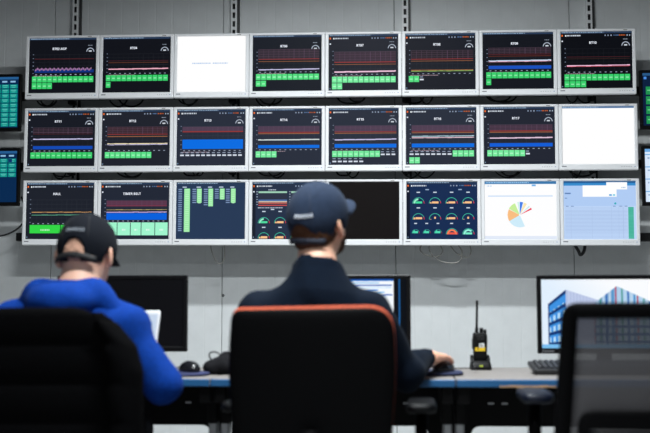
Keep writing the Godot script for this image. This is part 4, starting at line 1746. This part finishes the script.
func _ready() -> void:
	rng.seed = 20
	# camera: just under head height of the seated men, looking slightly up and to the left
	var yaw := 0.0672
	var pit := 0.0813
	var roll := -0.0020
	var fwd := Vector3(-sin(yaw) * cos(pit), sin(pit), -cos(yaw) * cos(pit))
	var right := Vector3(cos(yaw), 0, -sin(yaw))
	var up := right.cross(fwd)
	var r2 := right * cos(roll) + up * sin(roll)
	var u2 := up * cos(roll) - right * sin(roll)
	var cam := Camera3D.new()
	cam.name = "camera"
	add_child(cam)
	cam.transform = Transform3D(Basis(r2, u2, -fwd), Vector3(0.3, 0.96, 6.065))
	var lens := CameraAttributesPhysical.new()
	lens.frustum_focal_length = 35.0 * 1100.0 / 433.0
	lens.frustum_focus_distance = 5.7
	lens.exposure_aperture = 3.1
	lens.frustum_near = 0.05
	lens.frustum_far = 60.0
	cam.attributes = lens
	cam.fov = rad_to_deg(2.0 * atan(216.5 / 1100.0))
	cam.near = 0.05
	cam.far = 60.0
	cam.current = true
	var we := WorldEnvironment.new()
	we.name = "environment"
	var env := Environment.new()
	env.background_mode = Environment.BG_COLOR
	env.background_color = Color(0.01, 0.01, 0.012)
	env.tonemap_mode = Environment.TONE_MAPPER_LINEAR
	env.tonemap_exposure = 1.0
	env.sdfgi_enabled = true
	env.ssao_enabled = true
	env.ssil_enabled = true
	we.environment = env
	add_child(we)
	ceiling_lamp(1.98, 8.2, "long ceiling lamp above the desks")
	ceiling_lamp(3.59, 12.3, "long ceiling lamp just behind the chair backs")
	ceiling_lamp(6.4, 9.0, "long ceiling lamp in the rear half of the room")
	shell()

	# uprights and rails that carry the monitors
	var ux := [-1.527, -0.618, 0.343, 1.354]
	var ul := ["slotted steel upright above the first monitor from the left", "slotted steel upright above the joint of the blank white monitor", "slotted steel upright above the monitor titled RT08", "slotted steel upright above the top right monitor titled RT10"]
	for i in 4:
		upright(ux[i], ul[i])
	var tilt := -0.0063
	var tops := [2.4199, 2.0196, 1.6244]
	var bots := [2.0692, 1.672, 1.2805]
	var rail_l := ["black mounting rail behind the top row of monitors", "black mounting rail behind the middle row of monitors", "black mounting rail behind the bottom row of monitors"]
	for r in 3:
		var st := mb()
		box(st, Vector3(0, 0, 0), Vector3(3.46, 0.045, 0.05), 0.004)
		box(st, Vector3(0, 0.17, 0), Vector3(3.10, 0.04, 0.05), 0.004)
		for x in ux:
			box(st, Vector3(x + 0.08, 0.08, -0.05), Vector3(0.04, 0.24, 0.05), 0.004)
		var o := obj("mounting_rail", st, mat(rgb(24, 24, 26), 0.5, 0.3), null, Vector3(-0.08, bots[r] + 0.052 + 0.08 * 0.0063, 0.11), Basis(Vector3.BACK, tilt))
		tag(o, rail_l[r], "rail")

	# screens
	var dk := rgb(17, 19, 26)
	var red := rgb(172, 62, 58)
	var dred := rgb(92, 36, 40)
	var org := rgb(190, 120, 76)
	var pink := rgb(244, 176, 196)
	var lav := rgb(206, 200, 240)
	var g1 := rgb(58, 208, 108)
	var g2 := rgb(118, 236, 158)
	var dband := rgb(40, 34, 42)
	var specs := [
		[{"title": "RT02 AGP", "menu": false, "bg": dk, "tile": g1, "lines": [[0.375, dred, 0.018]], "blue": [0.575, 0.63], "blue_color": rgb(16, 48, 124), "zig": true, "rows": [[12], [4]], "ty": 0.695, "floor": 0.64}, {"title": "RT04", "menu": false, "bg": dk, "tile": g1, "lines": [[0.42, dred, 0.016], [0.455, rgb(110, 62, 44), 0.012]], "trend": [[0.565, 0.545, pink, 0.026]], "rows": [[12], [1]], "ty": 0.685, "floor": 0.63}, {}, {"title": "RT06", "menu": false, "bg": rgb(25, 29, 38), "tile": rgb(84, 226, 130), "band": [0.25, 0.42], "band_color": rgb(52, 44, 54), "lines": [[0.42, red, 0.018], [0.465, org, 0.012]], "trend": [[0.605, 0.58, lav, 0.022]], "rows": [[12], [2]], "ty": 0.69, "floor": 0.635}, {"title": "RT07", "bg": rgb(32, 35, 45), "tile": g2, "band": [0.31, 0.49], "band_color": rgb(58, 46, 58), "lines": [[0.49, red, 0.018], [0.53, org, 0.014]], "trend": [[0.655, 0.63, rgb(246, 200, 226), 0.03]], "rows": [[12], [2]], "floor": 0.69}, {"title": "RT08", "bg": rgb(26, 29, 38), "tile": rgb(84, 226, 130), "band": [0.30, 0.45], "band_color": dband, "lines": [[0.45, red, 0.016], [0.485, org, 0.012]], "trend": [[0.66, 0.65, rgb(130, 170, 90), 0.018], [0.645, 0.64, org, 0.012]], "rows": [[2, -1]], "floor": 0.69}, {"title": "RT09", "menu": false, "bg": rgb(18, 21, 29), "tile": g1, "band": [0.27, 0.38], "band_color": dband, "lines": [[0.38, dred, 0.018], [0.415, rgb(140, 60, 40), 0.012]], "trend": [[0.49, 0.465, rgb(200, 216, 240), 0.024], [0.51, 0.487, pink, 0.012]], "blue": [0.585, 0.645], "blue_color": rgb(22, 80, 190), "rows": [[12], [1]], "ty": 0.70, "floor": 0.65}, {"title": "RT10", "bg": rgb(12, 14, 20), "tile": g1, "lines": [[0.44, dred, 0.014], [0.475, rgb(110, 62, 44), 0.01]], "trend": [[0.59, 0.57, rgb(240, 190, 220), 0.022], [0.61, 0.59, rgb(220, 80, 90), 0.01]], "rows": [[12], [4]], "floor": 0.69}],
		[{"title": "RT11", "bg": rgb(24, 27, 36), "tile": g1, "band": [0.31, 0.42], "band_color": dband, "lines": [[0.42, dred, 0.016]], "trend": [[0.505, 0.495, lav, 0.024]], "blue": [0.635, 0.695], "blue_color": rgb(20, 74, 180), "rows": [[12]]}, {"title": "RT12", "bg": rgb(32, 35, 45), "tile": rgb(92, 228, 138), "band": [0.30, 0.43], "band_color": rgb(60, 42, 50), "lines": [[0.43, red, 0.016], [0.47, org, 0.014]], "trend": [[0.595, 0.585, rgb(250, 232, 190), 0.018], [0.615, 0.60, lav, 0.014]], "rows": [[9]]}, {"title": "RT13", "band": [0.31, 0.385], "lines": [[0.385, red, 0.03]], "blue": [0.535, 0.705], "rows": [[-12]], "floor": 0.71}, {"title": "RT14", "tile": g2, "band": [0.31, 0.41], "lines": [[0.41, red, 0.022], [0.435, org, 0.016]], "trend": [[0.54, 0.525, rgb(214, 224, 226), 0.024]], "blue": [0.64, 0.695], "rows": [[4]]}, {"title": "RT15", "tile": g2, "band": [0.31, 0.41], "lines": [[0.41, red, 0.016], [0.435, org, 0.016]], "trend": [[0.545, 0.515, lav, 0.024]], "blue": [0.63, 0.695], "rows": [[9, -3], [-6]]}, {"title": "RT16", "tile": g2, "band": [0.31, 0.41], "lines": [[0.41, red, 0.016], [0.435, org, 0.016]], "trend": [[0.495, 0.48, rgb(190, 224, 236), 0.016], [0.52, 0.505, rgb(236, 200, 214), 0.018]], "blue": [0.63, 0.695], "rows": [[-8, 4], [2]]}, {"title": "RT17", "bg": rgb(34, 38, 50), "tile": g2, "band": [0.31, 0.41], "band_color": rgb(66, 50, 66), "lines": [[0.41, red, 0.02], [0.435, org, 0.014]], "trend": [[0.53, 0.51, rgb(232, 200, 224), 0.026]], "blue": [0.63, 0.69], "blue_color": rgb(16, 92, 214), "rows": [[7, -1]]}, {}],
	]
	var where := ["leftmost", "second from the left", "third from the left", "fourth from the left", "fifth from the left", "sixth from the left", "seventh from the left", "rightmost"]
	for r in 2:
		for c in 8:
			var s: Dictionary = specs[r][c]
			var rows_n: String = ["top", "middle"][r]
			var label := ""
			var m: Material
			if s.is_empty():
				m = screen_mat(blank_page(r == 1), 1.0)
				label = "white framed monitor with a blank white page in the %s row of the wall" % rows_n
			else:
				m = screen_mat(dash(s), 1.0)
				label = "white framed wall monitor titled %s with dark graphs, %s in %s row" % [s.title, where[c], rows_n]
			mount(c, r, tops, bots, tilt, m, s.get("title", ""), label)
	var low := [
		[screen_mat(hall_page([[0.06, 0.45], [0.52, 0.44]], rgb(52, 214, 70), {"bg": rgb(30, 34, 44), "trend": [[0.515, 0.51, rgb(214, 160, 100), 0.014], [0.565, 0.55, rgb(90, 160, 130), 0.016]], "ty": 0.745, "th": 0.15})), "HALL", "white framed wall monitor titled HALL with two wide green fields, leftmost in the bottom row"],
		[screen_mat(hall_page([[0.05, 0.19], [0.25, 0.185], [0.445, 0.145], [0.60, 0.19], [0.80, 0.18]], rgb(160, 246, 206), {"bg": rgb(34, 40, 54), "band": [0.315, 0.42], "band_color": rgb(90, 52, 74), "lines": [[0.405, rgb(160, 60, 80), 0.014]], "trend": [[0.475, 0.465, rgb(186, 170, 110), 0.012], [0.515, 0.505, rgb(196, 170, 226), 0.02]], "blue": [0.54, 0.655], "blue_color": rgb(8, 96, 220), "floor": 0.655, "ty": 0.705, "th": 0.225})), "TIMER BELT", "white framed wall monitor titled TIMER BELT with five mint fields, second in the bottom row"],
		[screen_mat(bars_page()), "", "white framed wall monitor with hanging columns of light green bars in the bottom row"],
		[screen_mat(mixed_page()), "", "white framed wall monitor with line charts and small dials, partly behind the navy cap"],
		[mat(rgb(24, 21, 21), 0.4, 0.0, 0.12), "", "white framed wall monitor that is switched off and dark, right of the navy cap"],
		[screen_mat(gauges_page()), "", "white framed wall monitor with a grid of coloured dials on dark blue"],
		[screen_mat(pie_page()), "", "white framed wall monitor with a pie chart on a white page"],
		[screen_mat(table_page()), "", "white framed wall monitor with a pale blue table and a green column, bottom right corner"],
	]
	for c in 8:
		mount(c, 2, tops, bots, tilt, low[c][0], low[c][1], low[c][2])
	var side := "black framed monitors at the ends of the wall"
	black_monitor("side_monitor", Vector3(-1.985, 2.062, 0.31), 0.0, 0.50, 0.313, screen_mat(tiles_page(true), 0.9), "black framed monitor full of teal tiles at the left end of the wall, upper one", 0.0, side)
	black_monitor("side_monitor", Vector3(-1.985, 1.657, 0.31), 0.0, 0.50, 0.313, screen_mat(tiles_page(false), 0.9), "black framed monitor with teal tiles over empty blue at the left end, lower one", 0.0, side)
	black_monitor("side_monitor", Vector3(1.812, 2.032, 0.29), 0.0, 0.50, 0.313, screen_mat(green_page(), 0.9), "black framed monitor with green tiles on dark blue at the right end of the wall", 0.0, side)
	black_monitor("side_monitor", Vector3(1.814, 1.632, 0.29), 0.0, 0.50, 0.313, screen_mat(list_page(), 1.0), "black framed monitor with a pale blue list at the right end of the wall", 0.0, side)

	cables(bots)
	var cl := mb()
	lathe(cl, PackedVector2Array([Vector2(0.0004, 0.008), Vector2(0.005, 0.007), Vector2(0.0075, 0.003), Vector2(0.0085, 0.0), Vector2(0.0004, -0.001)]), 14, Transform3D(Basis(Vector3.RIGHT, PI / 2), Vector3.ZERO))
	tag(obj("wall_screw", cl, mat(rgb(120, 122, 124), 0.4, 0.5), null, Vector3(-0.676, 1.02, 0.0)), "small screw head on the wall below the thin pale cable", "screw")

	# desks
	var top_m := speckle(rgb(122, 117, 114), rgb(138, 133, 130), 0.06, 2.0, 0.5)
	desk(-1.14, -0.328, "left desk with pale top and blue front edge before the man in blue", top_m, false)
	desk(-0.328, 0.482, "middle desk with pale top and blue front edge before the man in navy", top_m, false)
	desk(0.482, 1.292, "right desk with blue front edge partly worn to bare wood, below the lit monitor", top_m, true)
	var dm := "black desk monitors"
	black_monitor("desk_monitor", Vector3(-0.757, 0.934, 1.92), 0.0, 0.504, 0.29, mat(rgb(17, 17, 20), 0.4, 0.0, 0.15), "black desk monitor switched off, before the man in blue", 0.213, dm)
	black_monitor("desk_monitor", Vector3(0.114, 0.932, 1.92), 0.0, 0.456, 0.29, screen_mat(office_page(), 1.0), "black desk monitor with a blue and white page, before the man in navy", 0.211, dm)
	var rm := black_monitor("desk_monitor", Vector3(1.063, 0.928, 1.92), 0.0, 0.504, 0.29, screen_mat(building_page(), 1.0), "black desk monitor showing a picture of a modern building, behind the empty chair", 0.207, dm)
	put("logo", words("Lenovo", 0.009, 0.0008), mat(rgb(130, 132, 136), 0.4), rm, Vector3(-0.215, -0.135, 0.0006))
	radio()
	keyboard(Vector3(0.99, TOP, 2.11), 0.02, "black keyboard on the right desk below the building picture", 0.46)
	keyboard(Vector3(-0.82, TOP, 2.16), 0.0, "black keyboard on the left desk before the man in blue", 0.44)
	mouse_pad(Vector3(0.425, TOP, 2.18), 0.19, 0.20, mat(rgb(34, 42, 74), 0.8), "dark blue mouse pad under the hand of the man in navy", 0.014)
	computer_mouse(Vector3(0.449, TOP + 0.0145, 2.21), -0.4, "dark mouse under the right hand of the man in navy")
	mouse_pad(Vector3(-0.445, TOP, 2.25), 0.17, 0.17, mat(rgb(30, 38, 78), 0.8), "dark blue mouse pad on the left desk beside the black pouch", 0.012)
	computer_mouse(Vector3(-0.432, TOP + 0.0125, 2.235), 0.5, "glossy black mouse on the left mouse pad")
	pouch()

	# people
	var thread := mat(rgb(200, 206, 214), 0.7)
	person({
		"label": "man in a navy jacket and navy cap, seen from behind, hand on a mouse",
		"hip": Vector3(0.045, 0.53, 2.74), "chest": Vector3(0.04, 0.80, 2.69), "neck": Vector3(0.046, 1.045, 2.655),
		"head": Vector3(0.049, 1.222, 2.60), "yaw": -0.5, "pitch": 0.34, "roll": -0.05, "brim": 0.042, "emb": -0.14,
		"sl": Vector3(-0.125, 0.925, 2.66), "el": Vector3(-0.165, 0.70, 2.58), "wl": Vector3(-0.09, 0.765, 2.34), "dl": Vector3(0.35, -0.05, -1), "thumb_l": Vector3(1, 0.2, 0.2), "curl_l": 0.35,
		"sr": Vector3(0.205, 0.925, 2.655), "er": Vector3(0.318, 0.752, 2.55), "wr": Vector3(0.390, 0.784, 2.325), "dr": Vector3(0.46, 0.03, -1), "thumb_r": Vector3(-1, 0.0, -0.4), "curl_r": 0.38,
		"knee": Vector3(0.045, 0.55, 2.33), "ankle": Vector3(0.045, 0.1, 2.36),
		"skin": rgb(220, 166, 140), "hair": rgb(84, 58, 42), "hair_len": 0.006, "hair_low": -0.06, "beard": true,
		"cap": cloth(rgb(38, 50, 70), 0.05, 0.0, 0.2), "cap_dark": mat(rgb(24, 32, 48), 0.8), "thread": thread,
		"top": rgb(3, 16, 32), "top_name": "jacket", "pants": rgb(30, 33, 40), "loose": 0.006, "collar_cut": 0.05,
		"collar": [cap(Vector3(0.045, 0.985, 2.67), Vector3(0.047, 1.06, 2.65), 0.112, 0.086, 0.03)],
	})
	var hood := [
		ell(Vector3(-0.735, 0.975, 2.735), Vector3(0.115, 0.065, 0.085), 0.04),
		cap(Vector3(-0.80, 0.985, 2.68), Vector3(-0.785, 1.0, 2.58), 0.045, 0.038, 0.04), cap(Vector3(-0.645, 0.985, 2.68), Vector3(-0.655, 1.0, 2.58), 0.045, 0.038, 0.04),
		cap(Vector3(-0.815, 1.0, 2.70), Vector3(-0.645, 0.998, 2.70), 0.036, 0.036, 0.04),
		cap(Vector3(-0.815, 0.995, 2.69), Vector3(-0.88, 0.93, 2.69), 0.036, 0.04, 0.04), cap(Vector3(-0.645, 0.995, 2.69), Vector3(-0.585, 0.935, 2.69), 0.036, 0.04, 0.04),
		carve(cap(Vector3(-0.708, 0.98, 2.62), Vector3(-0.703, 1.1, 2.60), 0.06, 0.07, 0.01)),
	]
	person({
		"label": "man in a bright blue hoodie and black cap, seen from behind with his head bent",
		"hip": Vector3(-0.72, 0.53, 2.76), "chest": Vector3(-0.735, 0.78, 2.70), "neck": Vector3(-0.708, 1.0, 2.655),
		"head": Vector3(-0.698, 1.125, 2.60), "yaw": -0.13, "pitch": -0.2, "roll": 0.0, "brim": 0.016, "emb": -0.34,
		"sl": Vector3(-0.915, 0.895, 2.67), "el": Vector3(-0.98, 0.66, 2.60), "wl": Vector3(-0.88, 0.765, 2.36), "dl": Vector3(0.35, -0.05, -1), "thumb_l": Vector3(1, 0.2, 0.2), "curl_l": 0.35,
		"sr": Vector3(-0.56, 0.893, 2.665), "er": Vector3(-0.437, 0.715, 2.67), "wr": Vector3(-0.52, 0.785, 2.455), "dr": Vector3(-0.25, 0.75, -0.35), "thumb_r": Vector3(-0.7, 0.1, 0.7), "curl_r": 0.55,
		"knee": Vector3(-0.72, 0.55, 2.34), "ankle": Vector3(-0.72, 0.1, 2.38),
		"skin": rgb(206, 160, 138), "hair": rgb(196, 152, 130), "hair_len": 0.0008, "hair_low": -0.03, "beard": false,
		"cap": cloth(rgb(14, 18, 26), 0.05, 0.0, 0.1), "cap_dark": mat(rgb(13, 14, 17), 0.8), "thread": mat(rgb(112, 118, 126), 0.7),
		"top": rgb(2, 52, 136), "top_name": "hoodie", "pants": rgb(28, 30, 36), "loose": 0.008, "collar_cut": 0.03,
		"hood": hood,
	})
	phone(Vector3(-0.533, 0.876, 2.43), Basis(Vector3.UP, -0.35) * Basis(Vector3.RIGHT, -0.2))

	# chairs
	var coral := cloth(rgb(186, 86, 60), 0.05, 0.0)
	shell_chair("office chair with black back shell and coral red edge, holding the man in navy", Vector3(0.057, 0, 2.77), -0.02, coral)
	shell_chair("black office chair under the quilted jacket, holding the man in blue", Vector3(-0.70, 0, 2.78), 0.0, mat(rgb(24, 24, 26), 0.85), false, 0.72, 0.05)
	hung_jacket(Vector3(-0.700, -0.004, 2.80), 0.0)
	mesh_chair("empty office chair with a see-through black mesh back before the right desk", Vector3(0.985, 0, 2.87), 0.0)

func mount(c: int, r: int, tops: Array, bots: Array, tilt: float, m: Material, title: String, label: String) -> void:
	var x := (c - 3.5) * 0.408 - 0.0864
	var y: float = (tops[r] + bots[r]) * 0.5 + x * sin(tilt)
	wall_monitor(Vector3(x, y, 0.30), tilt, m, title, label, r < 2)

# cables that hang behind and below the monitors
func cables(bots: Array) -> void:
	var black := mat(rgb(20, 20, 22), 0.5)
	var white := mat(rgb(150, 149, 144), 0.5)
	var b: float = bots[2]
	cable([Vector3(0.47, b + 0.03, 0.24), Vector3(0.46, b - 0.03, 0.24), Vector3(0.52, b - 0.085, 0.22), Vector3(0.61, b - 0.09, 0.22), Vector3(0.63, b - 0.03, 0.23), Vector3(0.58, b + 0.03, 0.24)], 0.0035, white, "pale cable hanging in a deep loop below the dial monitor", "")
	cable([Vector3(0.44, b + 0.03, 0.22), Vector3(0.41, b - 0.02, 0.23), Vector3(0.44, b - 0.05, 0.22), Vector3(0.50, b - 0.06, 0.21), Vector3(0.53, b - 0.03, 0.22), Vector3(0.50, b + 0.03, 0.24)], 0.0035, white, "pale cable hanging in a short loop below the dial monitor", "")
	cable([Vector3(0.55, b + 0.03, 0.24), Vector3(0.60, b - 0.04, 0.22), Vector3(0.66, b - 0.065, 0.21), Vector3(0.68, b - 0.03, 0.22), Vector3(0.66, b + 0.03, 0.24)], 0.0032, white, "pale cable end curling below the right corner of the dial monitor", "")
	cable([Vector3(-0.71, b + 0.03, 0.23), Vector3(-0.70, b - 0.03, 0.23), Vector3(-0.67, b - 0.09, 0.21), Vector3(-0.64, b - 0.07, 0.2), Vector3(-0.635, b + 0.03, 0.22)], 0.0032, white, "thin pale cable hanging below the monitor of green bars", "")
	cable([Vector3(1.20, b + 0.03, 0.22), Vector3(1.235, b - 0.03, 0.23), Vector3(1.25, b - 0.055, 0.22), Vector3(1.27, b - 0.03, 0.22), Vector3(1.275, b + 0.03, 0.23)], 0.009, black, "black plug cable hanging below the monitor of the pale blue table", "")
	cable([Vector3(-1.76, 1.56, 0.2), Vector3(-1.735, 1.48, 0.2), Vector3(-1.76, 1.40, 0.2), Vector3(-1.85, 1.35, 0.2), Vector3(-1.98, 1.34, 0.2)], 0.005, black, "black cable curling below the left side monitors", "")
